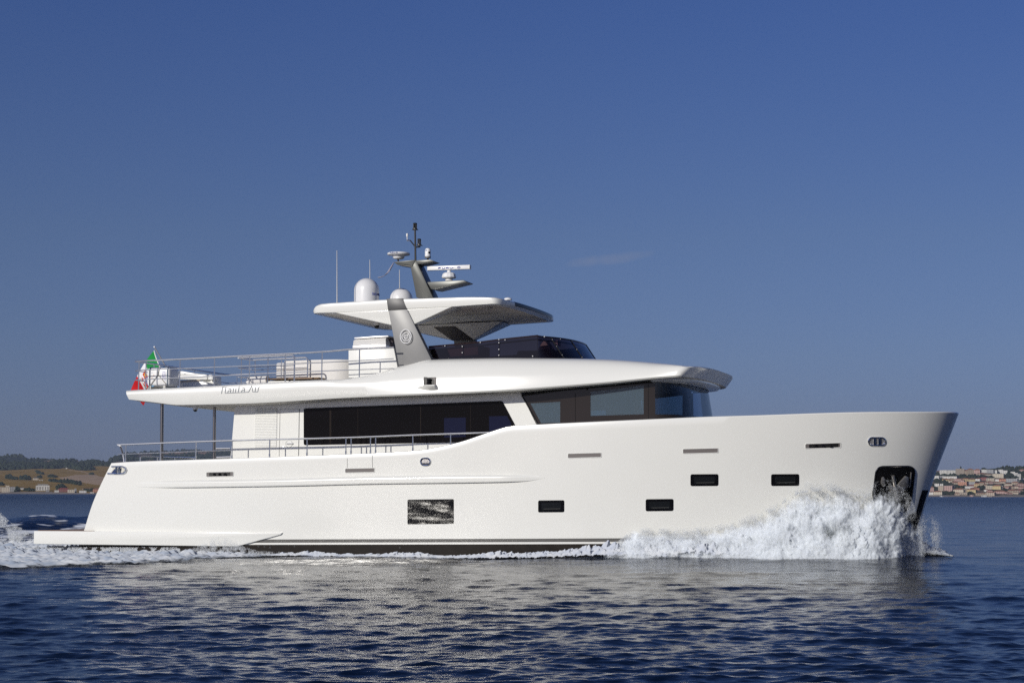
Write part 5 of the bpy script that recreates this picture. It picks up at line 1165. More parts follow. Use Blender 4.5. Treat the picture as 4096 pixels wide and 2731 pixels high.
tag(link('hull_foam', grid_mesh('hull_foam', to_world(base), dens, foam_mat('hull_foam', FOAM_W, (0.64, 0.69, 0.78), 0.52, 0.62, 7.0, (1, 1, 1), 6, 0.25, 0.4))), kind='stuff', label='rolling white foam along the waterline of the yacht')
# 2. churned wake round and behind the stern
fe = [(-300, 2272), (0, 2265), (300, 2258), (600, 2255), (900, 2250), (1100, 2240), (1250, 2231)]
def on_sea(px, py, z):
    o, d = ray(px, py); t = (z - o.z) / d.z; return BI @ (o + d * t)
fb = sorted((p.x, p.y) for p in (on_sea(px, py, 0.10) for px, py in fe)); yfront = pchip(*zip(*fb))
gx = np.arange(-33, -4.6, 0.05); gy = np.arange(-13, 6.0, 0.055); GX, GY = np.meshgrid(gx, gy, indexing='ij')
P0 = np.stack([GX, GY, np.zeros_like(GX)], -1); pf = P0.reshape(-1, 3)
N1 = nz(pf * np.array([0.6, 1.0, 1]), 0.8, 4, 2.0).reshape(GX.shape); B1 = billow(pf * np.array([0.8, 1.0, 1.0]), 1.5, 3, 5.0).reshape(GX.shape)
YFa = np.array([yfront(x) for x in gx])[:, None] + 0.25 * np.sin(gx * 1.3)[:, None]
e1 = np.clip((GY - YFa) / 0.5, -1, 1); e2 = np.clip((4.6 - 0.08 * (GX + 13) - GY) / 1.5, -1, 1)
edge = np.minimum(e1, e2)
inside = (GX > -13.9) & (GY > -3.0); lumps = np.exp(-((GY + 3.9) / 1.3) ** 2) * np.clip((GX + 18) / 4, 0, 1) + 0.8 * np.exp(-((GX + 17.5) / 3.0) ** 2) * np.exp(-(GY / 4.0) ** 2)
wp = to_world(P0); dx_, dy_, wz = sea(wp[..., 0], wp[..., 1], np.full_like(GX, 0.4), np.full_like(GX, 0.4))
B1b = billow(pf, 3.6, 3, 8.0).reshape(GX.shape); fwd_ = np.clip((-5.2 - GX) / 2.2, 0, 1)
P0[..., 2] = wz + 0.03 + np.clip(edge, 0, 1) * fwd_ * (0.05 * N1 + 0.05 * B1 + 0.11 * B1b + 0.07 * lumps * B1b) * (1 - 0.75 * np.clip((GY + 4.1) / 0.8, 0, 1) * (GX > -13.9))
dens = np.where(inside, -1.0, 0.30 * edge + 0.24 * N1 + 0.08 + 0.25 * lumps - 0.10 * np.clip((-17 - GX) / 12, 0, 1) - 0.9 * (1 - fwd_))
tag(link('wake_foam', grid_mesh('wake_foam', to_world(P0), dens, foam_mat('wake_foam', FOAM_W, FOAM_B, 0.52, 0.72, 3.6, (0.8, 1.1, 1.0), 8, 0.25, 0.8))), kind='stuff', label='churned white wake foam round the swim platform')
# 3. streaks of foam on the stern wave beyond the yacht
gx = np.arange(-25, -5, 0.07); gy = np.arange(60, 74, 0.07); GX, GY = np.meshgrid(gx, gy, indexing='ij')
dx_, dy_, wz = sea(GX, GY, np.full_like(GX, 0.35), np.full_like(GX, 0.35)); P0 = np.stack([GX, GY, wz + 0.05], -1)
pf = np.stack([GX.ravel() * 0.8 + GY.ravel() * 0.7, GY.ravel() * 1.5 - GX.ravel() * 0.5, np.zeros(GX.size)], -1)
N1 = nz(pf, 1.0, 4, 1.0).reshape(GX.shape)
ridge = np.exp(-((GY - 70.2 - 0.10 * (GX + 14)) / 1.1) ** 2); foot = np.exp(-((GY - 65.6) / 1.8) ** 2)
dens = -0.27 + 0.66 * N1 + 0.03 * ridge + 0.50 * foot + 0.10 * np.clip((GX + 12) / 4, 0, 1); dens -= 0.6 * np.clip((-19.5 - GX) / 2, 0, 1)
tag(link('wave_streaks', grid_mesh('wave_streaks', P0, dens, foam_mat('wave_streaks', (0.7, 0.74, 0.82), (0.35, 0.4, 0.52), 0.50, 0.72, 1.8, (0.5, 1.6, 1.0)))), kind='stuff', label='streaks of foam on the dark wave behind the stern')

# 4. bow spray: billowing sheet plus a cloud of drops
TOP = pchip([2420, 2480, 2560, 2640, 2760, 2900, 3000, 3090, 3150, 3210, 3300, 3390, 3450, 3500, 3540, 3600, 3640, 3665, 3690, 3720], [2205, 2165, 2120, 2128, 2125, 2108, 2078, 2035, 1995, 1962, 1955, 1960, 1985, 1962, 1945, 1975, 2010, 2060, 2130, 2190])
_ax = np.arange(2400, 3730, 6.0); _at = np.array([TOP(x) for x in _ax])
def top_at(px): return np.interp(px, _ax, _at)
def side_arr(px, py, off):                # boat points at a lateral distance off outboard of the hull
    o, d = np_bray(px, py); y = np.full_like(px, -2.0)
    for _ in range(8):
        t = (y - o[1]) / d[:, 1]; x = o[0] + t * d[:, 0]; z = o[2] + t * d[:, 2]
        h = hw(x) + (hw_hi(x) - hw(x)) * np.clip((z - 0.35) / 1.15, 0, 1.6)
        y = 0.5 * y + 0.5 * (-(h + off))
    t = (y - o[1]) / d[:, 1]
    return np.stack([o[0] + t * d[:, 0], y, o[2] + t * d[:, 2]], -1)
nu, nv = 420, 110
pu = np.linspace(2420, 3700, nu); vv = np.linspace(0, 1, nv); PU, VV = np.meshgrid(pu, vv, indexing='ij')
bot = np.interp(PU, [2420, 2700, 3050, 3150, 3300, 3700], [2232, 2241, 2238, 2226, 2222, 2222])
tp = top_at(PU) - 12
jag = np.array([noise.fractal(Vector((x * 0.018, 3.1, 0)), 1.0, 2.2, 4) for x in pu])[:, None] * 16
bot = bot + 26
PY = bot + (np.minimum(tp + jag, bot - 12) - bot) * VV ** 0.9
fall = np.clip((bot - tp) / 260, 0.34, 1)
off = (0.22 + 0.75 * (1 - VV) ** 1.5 * (0.45 + fall)) * np.interp(PU, [2420, 2600, 3500, 3700], [0.8, 1.0, 1.0, 0.35])
PT_ = side_arr(PU.ravel(), PY.ravel(), off.ravel())
B2 = billow(PT_, 2.3, 4, 1.0); N2 = nz(PT_, 1.3, 3, 4.0); amp = (0.10 + 0.20 * fall.ravel()) * np.sin(np.pi * np.clip(0.08 + 0.9 * VV.ravel(), 0, 1))
PT_[:, 1] -= amp * (0.6 * B2 + 0.5 * N2 - 0.2); PT_[:, 2] += 0.35 * amp * (B2 - 0.45)
dens = 0.33 + 0.24 * N2 - 0.75 * np.clip((VV.ravel() - 0.60) / 0.40, 0, 1) ** 1.3 - 0.5 * np.clip((PU.ravel() - 3610) / 90, 0, 1)
hole = np.exp(-(((PU.ravel() - 3345) / 95) ** 2 + ((PY.ravel() - 2125) / 42) ** 2)) + 0.55 * np.exp(-(((PU.ravel() - 3605) / 55) ** 2 + ((PY.ravel() - 2110) / 70) ** 2))
dens -= 0.36 * hole
SPM = foam_mat('bow_spray_sheet', (0.86, 0.91, 0.96), (0.76, 0.81, 0.87), 0.40, 0.80, 7.5, (1, 1, 0.6), 8, 0.15, 0.3, 0.4)
MIST = foam_mat('bow_spray_mist', (0.87, 0.92, 0.97), (0.81, 0.86, 0.92), 0.40, 1.20, 15.0, (1, 1, 0.5), 8, 0.15, 0.3, 0.4)
spray = link('bow_spray', grid_mesh('bow_spray', to_world(PT_.reshape(nu, nv, 3)), dens, SPM)); tag(spray, 'white bow wave spray bursting against the hull below the anchor', kind='stuff')
for li in range(5):                       # looser veils of fine spray outside the body, each its own surface
    fr_ = (li + 1) / 5; up_ = 1.0 + 0.05 * fr_ * np.clip(fall.ravel(), 0, 1)
    Q = PT_.copy(); Bn = billow(Q, 3.0 + li * 0.8, 2, 20.0 + li * 7.3)
    Q[:, 1] -= 0.10 + 0.13 * li * np.sin(np.pi * np.clip(0.15 + 0.8 * VV.ravel(), 0, 1)) * fall.ravel() + 0.06 * (Bn - 0.4); Q[:, 2] += 0.06 * fr_ * VV.ravel() + 0.08 * (Bn - 0.4) * VV.ravel(); Q[:, 0] += 0.05 * (Bn - 0.4)
    Nn = nz(Q, 1.6, 3, 31.0 + li * 5); vd = 0.30 + 0.42 * Nn - 0.85 * np.clip((VV.ravel() - 0.50) / 0.50, 0, 1) ** 1.2 - 0.5 * np.clip((PU.ravel() - 3600) / 100, 0, 1) - 0.34 * hole - 0.05 * li - 0.35 * np.clip((2480 - PU.ravel()) / 60, 0, 1)
    link('spray_veil', grid_mesh('spray_veil', to_world(Q.reshape(nu, nv, 3)), vd, MIST), spray)
# glassy green water behind the lace
off3 = np.full(PU.size, 0.10); PB3 = side_arr(PU.ravel(), np.maximum(PY.ravel(), top_at(PU.ravel()) + 70), off3)
gm = mat('green_water', (0.05, 0.10, 0.085), 0.12, spec=0.5, bump=0.8, bscale=5.0)
d3 = np.where((PU.ravel() > 3020) & (PU.ravel() < 3480), 1.0, -1.0) * np.where(bot.ravel() - top_at(PU.ravel()) > 110, 1.0, -1.0); d3 = np.where(d3 > 0, d3, -1)
o3 = link('bow_wave_water', grid_mesh('bow_wave_water', to_world(PB3.reshape(nu, nv, 3)), d3, gm)); tag(o3, 'green water thrown up under the bow spray', kind='stuff')
TET = np.array([(1, 1, 1), (1, -1, -1), (-1, 1, -1), (-1, -1, 1)], float) / math.sqrt(3); TF = np.array([(0, 1, 2), (0, 3, 1), (0, 2, 3), (1, 3, 2)])
def drops(name, pts, size, m, par=None, seed=3):
    r = np.random.default_rng(seed); n = len(pts); q = r.standard_normal((n, 4)); q /= np.linalg.norm(q, axis=1)[:, None]; w, x, y, z = q.T
    Rm = np.stack([1 - 2 * (y * y + z * z), 2 * (x * y - z * w), 2 * (x * z + y * w), 2 * (x * y + z * w), 1 - 2 * (x * x + z * z), 2 * (y * z - x * w), 2 * (x * z - y * w), 2 * (y * z + x * w), 1 - 2 * (x * x + y * y)], -1).reshape(n, 3, 3)
    st = r.uniform(0.6, 1.6, (n, 1, 3)) * size[:, None, None]
    V = (TET[None] * st) @ Rm.transpose(0, 2, 1) + pts[:, None, :]; fc = (TF[None] + 4 * np.arange(n)[:, None, None]).reshape(-1, 3).astype(np.int32)
    me = bpy.data.meshes.new(name); me.vertices.add(4 * n); me.vertices.foreach_set('co', V.reshape(-1).astype(np.float32)); me.loops.add(fc.size); me.loops.foreach_set('vertex_index', fc.ravel())
    me.polygons.add(len(fc)); me.polygons.foreach_set('loop_start', np.arange(0, fc.size, 3, dtype=np.int32)); me.polygons.foreach_set('loop_total', np.full(len(fc), 3, np.int32))
    me.polygons.foreach_set('use_smooth', np.ones(len(fc), bool)); me.materials.append(m); me.update(); return link(name, me, par)
def drop_mat(name, col, tr):
    m = bpy.data.materials.new(name); m.use_nodes = True; nt = m.node_tree; nt.nodes.clear(); out = nt.nodes.new('ShaderNodeOutputMaterial')
    d = nt.nodes.new('ShaderNodeBsdfDiffuse'); d.inputs[0].default_value = (*col, 1); t = nt.nodes.new('ShaderNodeBsdfTranslucent'); t.inputs[0].default_value = (*col, 1)
    ms = nt.nodes.new('ShaderNodeMixShader'); ms.inputs[0].default_value = tr; nt.links.new(d.outputs[0], ms.inputs[1]); nt.links.new(t.outputs[0], ms.inputs[2])
    nt.links.new(soft_normal(nt, None, 0.4), d.inputs['Normal'])
    g = nt.nodes.new('ShaderNodeBsdfGlossy'); g.inputs['Roughness'].default_value = 0.25; m2 = nt.nodes.new('ShaderNodeMixShader'); m2.inputs[0].default_value = 0.06
    nt.links.new(ms.outputs[0], m2.inputs[1]); nt.links.new(g.outputs[0], m2.inputs[2])
    tp_ = nt.nodes.new('ShaderNodeBsdfTransparent'); m3 = nt.nodes.new('ShaderNodeMixShader'); m3.inputs[0].default_value = 0.42; nt.links.new(tp_.outputs[0], m3.inputs[1]); nt.links.new(m2.outputs[0], m3.inputs[2]); nt.links.new(m3.outputs[0], out.inputs[0]); return m
DROPM = drop_mat('spray_drops', (0.90, 0.94, 0.98), 0.18)
def clumps(px, py, sc, seed): return np.array([noise.fractal(Vector((a * sc, b * sc * 0.8, seed)), 1.0, 2.2, 4) for a, b in zip(px, py)])
r = np.random.default_rng(11)
n0 = 280000; px = r.uniform(2430, 3690, n0); tp = top_at(px); bt = np.interp(px, [2420, 2700, 3050, 3150, 3300, 3700], [2230, 2240, 2236, 2226, 2223, 2222])
f = r.beta(1.35, 1.2, n0) * 1.13; py = bt + (tp - bt) * f; c = clumps(px, py, 0.016, 2.0); c2 = clumps(px, py, 0.05, 7.0)
hole = np.exp(-(((px - 3345) / 100) ** 2 + ((py - 2125) / 45) ** 2)) + 1.0 * np.exp(-(((px - 3595) / 60) ** 2 + ((py - 2110) / 75) ** 2))
keep = r.uniform(0, 1, n0) < np.clip(0.55 + 1.1 * c + 0.7 * c2 - 0.55 * hole - 1.3 * np.clip(f - 0.84, 0, 1), 0.02, 1)
px, py, f = px[keep], py[keep], f[keep]
offd = r.uniform(0.05, 1.0, len(px)) ** 1.2 * (0.45 + 0.85 * (1 - np.clip(f, 0, 1))) + 0.08
sz = 0.003 + 0.008 * r.beta(1.0, 4, len(px))
drops('spray_drops', to_world(side_arr(px, py, offd)), sz, DROPM, spray)
# thin fans and loose drops: ahead of the stem, above the crest, along the shoulder
def fan(n, px, py, y, s, seed, thr=-0.1):
    c = clumps(px, py, 0.03, seed); k = r.uniform(0, 1, len(px)) < np.clip(0.5 - thr + 0.9 * c, 0.03, 1); o, d = np_bray(px[k], py[k]); t = (y[k] - o[1]) / d[:, 1]
    return np.stack([o[0] + t * d[:, 0], y[k], o[2] + t * d[:, 2]], -1), s[k]
allp, alls = [], []
n = 30000; a = r.uniform(0, 1, n); rad = r.beta(3.2, 1.5, n); ang = a * 1.9 - 0.35
px = 3640 + 124 * rad * np.cos(ang - 0.35) + 7 * r.standard_normal(n); py = 2205 - 160 * rad * np.sin(np.clip(ang, 0, 2)) * 0.95 + 7 * r.standard_normal(n)
p, s = fan(n, px, py, r.uniform(-0.9, 1.2, n), 0.003 + 0.006 * r.beta(1, 3, n), 5.0, -0.1); allp.append(p); alls.append(s)
n = 5000; px = r.uniform(3590, 3810, n); py = 2222 - 34 * r.beta(1, 2.2, n) * np.clip((3815 - px) / 120, 0, 1); p, s = fan(n, px, py, r.uniform(0.7, 2.2, n), 0.008 + 0.016 * r.uniform(0, 1, n), 6.0, -0.5); allp.append(p); alls.append(s)
n = 900; px = r.uniform(3480, 3640, n); py = 1880 + 130 * r.beta(2.2, 1, n); p, s = fan(n, px, py, r.uniform(-2.2, -1.4, n), 0.003 + 0.005 * r.beta(1, 3, n), 8.0, 0.10); allp.append(p); alls.append(s)
n = 7000; px = r.uniform(3040, 3480, n); py = top_at(px) - 30 * r.beta(1, 3, n) + 8; p = side_arr(px, py, r.uniform(0.1, 0.6, n)); k = clumps(px, py, 0.035, 9.0) > 0.0; allp.append(p[k]); alls.append((0.005 + 0.009 * r.beta(1, 3, n))[k])
n = 6000; px = r.uniform(2440, 3060, n); py = top_at(px) - 34 * r.beta(1, 3.5, n) + 6; p = side_arr(px, py, r.uniform(0.05, 0.5, n)); k = clumps(px, py, 0.03, 12.0) > 0.05; allp.append(p[k]); alls.append((0.004 + 0.008 * r.beta(1, 3, n))[k])
drops('loose_drops', to_world(np.concatenate(allp)), np.concatenate(alls), DROPM, spray, 5)
# low foam running on past the stem
pu2 = np.linspace(3540, 3822, 160); vv2 = np.linspace(0, 1, 26); PU2, VV2 = np.meshgrid(pu2, vv2, indexing='ij')
ht_ = 0.42 * np.clip((3826 - PU2) / 200, 0.03, 1) ** 0.8; Y2 = 48.9 + 1.0 * (PU2 - 3540) / 280 + 1.3 * VV2
X2 = np.array([ray(x, 2222)[1].x / ray(x, 2222)[1].y for x in pu2])[:, None] * Y2
B3 = billow(np.stack([X2.ravel(), Y2.ravel(), 0 * Y2.ravel()], -1), 3.5, 3, 2.0).reshape(X2.shape)
Z2_ = swell(X2, Y2) + 0.03 + ht_ * np.sin(np.pi * np.clip(VV2 * 0.95 + 0.05, 0, 1)) ** 0.8 * (0.5 + 0.9 * B3)
d2 = 0.48 + 0.3 * (B3 - 0.4) - 0.45 * np.abs(2 * VV2 - 1) ** 4 - 0.5 * np.clip((PU2 - 3770) / 50, 0, 1)
link('bow_foam', grid_mesh('bow_foam', np.stack([X2, Y2, Z2_], -1), d2, SPM), spray)
# splash at the sponson and the mist behind the platform
allp, alls = [], []
n = 24000; px = r.normal(880, 110, n); hgt = 60 * np.exp(-((px - 880) / 95) ** 2) + 18; py = 2222 - hgt * r.beta(1.1, 1.8, n)
c = clumps(px, py, 0.05, 3.0); k = c > r.uniform(-0.5, 0.3, n); yy = -r.uniform(3.5, 4.6, n)
o, d = np_bray(px[k], py[k]); t = (yy[k] - o[1]) / d[:, 1]; allp.append(np.stack([o[0] + t * d[:, 0], yy[k], o[2] + t * d[:, 2]], -1)); alls.append((0.004 + 0.008 * r.beta(1, 3, n))[k])
n = 22000; px = r.uniform(140, 720, n); py = 2212 - 26 * r.beta(1, 2, n); c = clumps(px, py, 0.04, 4.0); k = c > -0.2; yy = -r.uniform(3.2, 4.4, n)
o, d = np_bray(px[k], py[k]); t = (yy[k] - o[1]) / d[:, 1]; allp.append(np.stack([o[0] + t * d[:, 0], yy[k], o[2] + t * d[:, 2]], -1)); alls.append((0.006 + 0.014 * r.beta(1, 3, n))[k])
sp1 = drops('stern_splash', to_world(np.concatenate(allp)), np.concatenate(alls), DROPM, None, 8); tag(sp1, 'fine splash thrown up beside the swim platform', kind='stuff')
n = 80000; px = 150 - 310 * r.beta(1.4, 1.0, n); tpx = np.interp(px, [-160, -60, 0, 40, 90, 150], [2030, 2020, 2045, 2085, 2112, 2140]); py = tpx + (2190 - tpx) * r.beta(1.5, 0.9, n)
c = clumps(px, py, 0.022, 14.0) + 0.5 * clumps(px, py, 0.07, 15.0); k = r.uniform(0, 1, n) < np.clip(0.30 + 0.9 * c, 0.02, 1); dep = r.uniform(0.5, 4.0, n)
o, d = np_bray(px[k], py[k]); t = (dep[k] - o[1]) / d[:, 1]
mist = drops('stern_spray', to_world(np.stack([o[0] + t * d[:, 0], dep[k], o[2] + t * d[:, 2]], -1)), (0.006 + 0.016 * r.beta(1, 3, n))[k], DROPM, None, 9); tag(mist, 'plume of spray rising behind the swim platform', kind='stuff')
# ---------------------------------------------------------------- the far coast
def base_row(px): return 1977 + (px - 2048) * math.tan(R(0.18)) + CAMZ * F / 3700.0
def far_pt(px, py, lo=16.0, quad=0.12, add=0.0):
    e = base_row(px) - py; Y = 3700 + max(e, -3) * lo + quad * max(e, 0) ** 2 + add
    o, d = ray(px, py); t = Y / d.y; return o + d * t
def inpoly(x, y, poly):
    c = False; j = len(poly) - 1
    for i in range(len(poly)):
        xi, yi = poly[i]; xj, yj = poly[j]
        if (yi > y) != (yj > y) and x < (xj - xi) * (y - yi) / (yj - yi) + xi: c = not c
        j = i
    return c
ZC = zoom(0, 1780, 4.9); ZT = zoom(3700, 1840, 2352 / 396)
sky_l = pchip([-1600, -700, -200, 0, 20, 55, 86, 96, 114, 133, 184, 204, 235, 255, 296, 306, 326, 351, 363, 388, 408, 449, 470, 513, 544, 568, 639, 683, 750, 778, 816, 853, 922, 1010, 1200, 1600, 2400, 3000, 3300],
              [1880, 1840, 1824, 1825, 1821, 1819, 1821, 1829, 1836, 1834, 1833, 1838, 1840, 1837, 1837, 1841, 1846, 1850, 1847, 1848, 1848, 1843, 1838, 1818, 1814, 1809, 1805, 1804, 1797, 1798, 1802, 1803, 1804, 1815, 1850, 1905, 1945, 1955, 1962])
GOLD_C, TAN_C, PINK_C, WOOD_C, SHORE_C, OLIVE_C = (0.29, 0.175, 0.030), (0.43, 0.30, 0.185), (0.30, 0.185, 0.125), (0.022, 0.030, 0.022), (0.30, 0.25, 0.205), (0.085, 0.085, 0.028)
POLYS = [([ZC(*p) for p in ((-900, 470), (0, 490), (300, 478), (560, 472), (700, 455), (860, 458), (1100, 460), (1300, 447), (1500, 478), (1700, 500), (1760, 450), (1780, 405), (2000, 412), (2250, 432), (3200, 440), (3200, 1000), (-900, 1000))], GOLD_C),
         ([ZC(*p) for p in ((1130, 635), (1480, 580), (1760, 565), (1900, 585), (2060, 640), (2300, 700), (2250, 780), (1900, 772), (1590, 738), (1340, 698))], TAN_C),
         ([ZC(*p) for p in ((1350, 470), (1560, 505), (1760, 555), (1745, 562), (1545, 515), (1340, 478))], TAN_C),
         ([ZC(*p) for p in ((870, 312), (1000, 290), (1290, 288), (1500, 300), (1590, 325), (1400, 342), (1100, 330), (830, 350))], PINK_C),
         ([ZC(*p) for p in ((640, 430), (840, 415), (850, 440), (650, 452))], PINK_C), ([ZC(*p) for p in ((0, 360), (110, 380), (100, 408), (0, 415))], OLIVE_C),
         ([ZC(*p) for p in ((1980, 352), (2220, 333), (2400, 330), (2400, 372), (2040, 378))], PINK_C),
         ([ZB(*p) for p in ((965, 318), (1395, 305), (1400, 372), (1050, 378))], PINK_C), ([ZB(*p) for p in ((1590, 308), (1812, 305), (1800, 360), (1620, 378))], PINK_C),
         ([ZB(*p) for p in ((370, 400), (480, 345), (905, 335), (905, 360), (700, 385), (560, 420))], (0.11, 0.075, 0.055)), ([ZB(*p) for p in ((560, 470), (720, 440), (800, 470), (760, 500), (560, 500))], PINK_C),
         ([ZC(*p) for p in ((-900, 912), (900, 905), (1500, 918), (2300, 910), (3400, 910), (3400, 990), (-900, 990))], SHORE_C)]
def terrain(name, pxs, skyf, n, colf, lo, quad):
    P, C = [], []
    for px in pxs:
        b0 = base_row(px); st = skyf(px)
        for k in range(n + 3):
            if k <= n:
                py = b0 + 2.0 + (st - b0 - 2.0) * (k / n); p = far_pt(px, py, lo, quad)
                p.z += 3.0 * noise.fractal(p * 0.006, 1, 2, 3) * min(1, k / 6)
                c = colf(px, py)
            else:
                p = far_pt(px, st, lo, quad) + Vector((0, 500 * (k - n), -45 * (k - n) ** 2)); c = WOOD_C
            v = 1 + 0.22 * noise.fractal(Vector((p.x * 0.012, p.y * 0.005, 0)), 1, 2, 4); P.append(p); C.append([max(0, a * v) for a in c] + [1])
    nc = n + 3; nr = len(pxs); i = np.arange((nr - 1) * nc).reshape(nr - 1, nc)[:, :-1].ravel(); q = np.stack([i, i + nc, i + nc + 1, i + 1], -1)
    me = bpy.data.meshes.new(name); me.from_pydata([tuple(p) for p in P], [], q.tolist()); a = me.attributes.new('col', 'FLOAT_COLOR', 'POINT'); a.data.foreach_set('color', np.array(C, np.float32).ravel())
    m = bpy.data.materials.new(name + '_ground'); m.use_nodes = True; nt = m.node_tree; b = nt.nodes['Principled BSDF']; b.inputs['Roughness'].default_value = 0.9; b.inputs['Specular IOR Level'].default_value = 0.1
    at = nt.nodes.new('ShaderNodeAttribute'); at.attribute_name = 'col'; nt.links.new(at.outputs['Color'], b.inputs['Base Color']); me.materials.append(m)
    me.polygons.foreach_set('use_smooth', [True] * len(me.polygons)); return tag(link(name, me), kind='structure')
def col_left(px, py):
    c = WOOD_C
    for poly, cc in POLYS:
        if inpoly(px, py, poly): c = cc
    if px > 1000 or px < -40:
        e = base_row(px) - py
        if px > 1000: c = SHORE_C if e < 6 else (GOLD_C if (noise.noise(Vector((px * 0.01, e * 0.06, 0))) > -0.05 and e < 90) else WOOD_C)
    return c
terrain('hills', list(np.arange(-1600, -60, 20.0)) + list(np.arange(-60, 960, 2.2)) + list(np.arange(960, 3301, 15.0)), sky_l, 120, col_left, 16.0, 0.12)
sky_t = pchip([2900, 3200, 3500, 3700, 3742, 3835, 3919, 3995, 4028, 4060, 4096, 4300, 4700, 5600], [1972, 1945, 1912, 1890, 1885, 1878, 1879, 1874, 1870, 1871, 1870, 1864, 1870, 1930])
def col_town(px, py):
    e = base_row(px) - py
    if e < 7: return SHORE_C
    n_ = noise.noise(Vector((px * 0.05, py * 0.09, 4))); return (0.03, 0.04, 0.022) if n_ > -0.1 or py < ZT(0, 420)[1] and n_ > -0.4 else (0.20, 0.15, 0.11)
terrain('town_hill', list(np.arange(2900, 3640, 12.0)) + list(np.arange(3640, 4160, 3.0)) + list(np.arange(4160, 5600, 20.0)), sky_t, 70, col_town, 14.0, 0.0)
LEFT = (16.0, 0.12); TOWN = (14.0, 0.0)
# leafy clumps ---------------------------------------------------------------
_ico = bmesh.new(); bmesh.ops.create_icosphere(_ico, subdivisions=1, radius=1.0); IV = [v.co.copy() for v in _ico.verts]; IF = [tuple(v.index for v in f.verts) for f in _ico.faces]; _ico.free()
LEAF = mat('far_foliage', (0.026, 0.034, 0.020), 0.9, spec=0.1, vary=0.5, vscale=0.15); LEAF2 = mat('far_foliage_light', (0.05, 0.055, 0.022), 0.9, spec=0.1, vary=0.4, vscale=0.15)
def clump(mb, c, r, rnd, tall=1.0):
    s = [rnd.uniform(0.7, 1.35) for _ in range(3)]
    mb.add([c + Vector((v.x * r * s[0], v.y * r * s[1], v.z * r * s[2] * tall)) * rnd.uniform(0.75, 1.2) for v in IV], IF)
def leaf_mass(name, areas, rmin, rmax, terr, m=LEAF, seed=1, tall=1.0, up=0.35):
    rnd = random.Random(seed); mb = MB()
    for poly, n in areas:
        x0, x1 = min(p[0] for p in poly), max(p[0] for p in poly); y0, y1 = min(p[1] for p in poly), max(p[1] for p in poly); k = 0; tries = 0
        while k < n and tries < n * 30:
            tries += 1; px, py = rnd.uniform(x0, x1), rnd.uniform(y0, y1)
            if not inpoly(px, py, poly): continue
            p = far_pt(px, py, *terr); r = rnd.uniform(rmin, rmax) * (p.y / 4200); clump(mb, p + Vector((0, 0, r * up)), r, rnd, tall); k += 1
    return mb.build(name, m, smooth=180, recalc=False)
zc = lambda *pts: [ZC(*p) for p in pts]
tag(leaf_mass('woodland', [(zc((-600, 360), (-600, 475), (0, 485), (560, 470), (830, 450), (860, 400), (560, 370), (250, 350), (0, 340)), 420), (zc((560, 365), (880, 380), (880, 460), (1100, 455), (1300, 440), (1500, 470), (1720, 500), (1850, 480), (1760, 400), (1650, 350), (1100, 335), (900, 370)), 480),
    (zc((1620, 330), (1760, 400), (2210, 425), (2220, 380), (2000, 375), (1900, 330), (1780, 320), (1720, 345)), 240), ([ZB(*p) for p in ((0, 450), (330, 350), (500, 340), (380, 430), (560, 440), (900, 375), (1400, 385), (1500, 340), (1600, 390), (1800, 370), (1880, 300), (2180, 300), (2180, 420), (900, 455), (0, 480))], 700)], 3.2, 6.2, LEFT, seed=3), 'dark woods covering the far hillsides above the fields', kind='stuff')
rnd = random.Random(8); mb = MB()
for k in range(420):
    px = rnd.uniform(-300, 1000); py = sky_l(px) + rnd.uniform(-0.5, 9); p = far_pt(px, py, *LEFT)
    if any(a <= px <= b for a, b in ((215, 325),)) and rnd.random() < 0.6: continue
    r = rnd.uniform(4, 8); clump(mb, p + Vector((0, 0, r * 0.2)), r, rnd)
tag(mb.build('ridge_woods', LEAF, smooth=180, recalc=False), 'blue dark trees along the far ridge behind the stern', kind='stuff')
HEDGES = [('long dark hedgerow slanting down below the tan field', zc((950, 672), (1100, 695), (1300, 715), (1580, 745), (1580, 785), (1300, 755), (1100, 735), (950, 712)), 130),
          ('dark clump of trees left of the cream farmhouse', zc((385, 640), (460, 620), (520, 605), (590, 640), (590, 695), (390, 695)), 60), ('dark row of trees at the left edge of the golden fields', zc((110, 600), (180, 590), (250, 625), (340, 640), (340, 675), (110, 655)), 60),
          ('short slanting hedge in the upper golden field', zc((670, 515), (720, 520), (840, 565), (835, 582), (740, 555)), 34), ('low hedge at the left tip of the tan field', zc((950, 610), (1100, 615), (1110, 645), (950, 632)), 30),
          ('small round bush above the tan field', zc((1765, 560), (1800, 550), (1832, 562), (1825, 585), (1770, 580)), 12), ('big dark tree behind the red roofed house on the shore', zc((1090, 870), (1100, 820), (1150, 790), (1220, 782), (1280, 810), (1290, 840), (1150, 850), (1130, 880)), 40),
          ('dark bushes at the very left above the shore', zc((-40, 740), (40, 745), (90, 775), (80, 800), (-40, 800)), 26), ('trees around the cream farmhouse', zc((720, 615), (790, 625), (800, 660), (755, 650), (750, 625)), 18),
          ('dark trees between the grey and the white shore house', zc((305, 850), (345, 832), (395, 850), (400, 900), (300, 905)), 26), ('dark trees on the shore right of the red house', zc((1650, 880), (1760, 860), (1830, 880), (1830, 905), (1660, 905)), 26),
          ('scattered bushes at the lower edge of the tan field', zc((1250, 680), (1330, 690), (1580, 725), (1580, 745), (1400, 720), (1250, 695)), 22), ('trees on the shore left of the white block', zc((470, 855), (540, 870), (690, 870), (690, 900), (470, 905)), 30)]
for lab, poly, n in HEDGES:
    c = far_pt(sum(p[0] for p in poly) / len(poly), max(p[1] for p in poly), *LEFT); o = leaf_mass('hedge' if 'hedge' in lab else 'bush', [(poly, n)], 2.2, 4.2, LEFT, seed=len(lab)); tag(o, lab, 'hedge' if 'hedge' in lab else 'thicket', 'hedges and clumps of trees among the fields')  # objects named bush are thickets, most of them clumps of trees
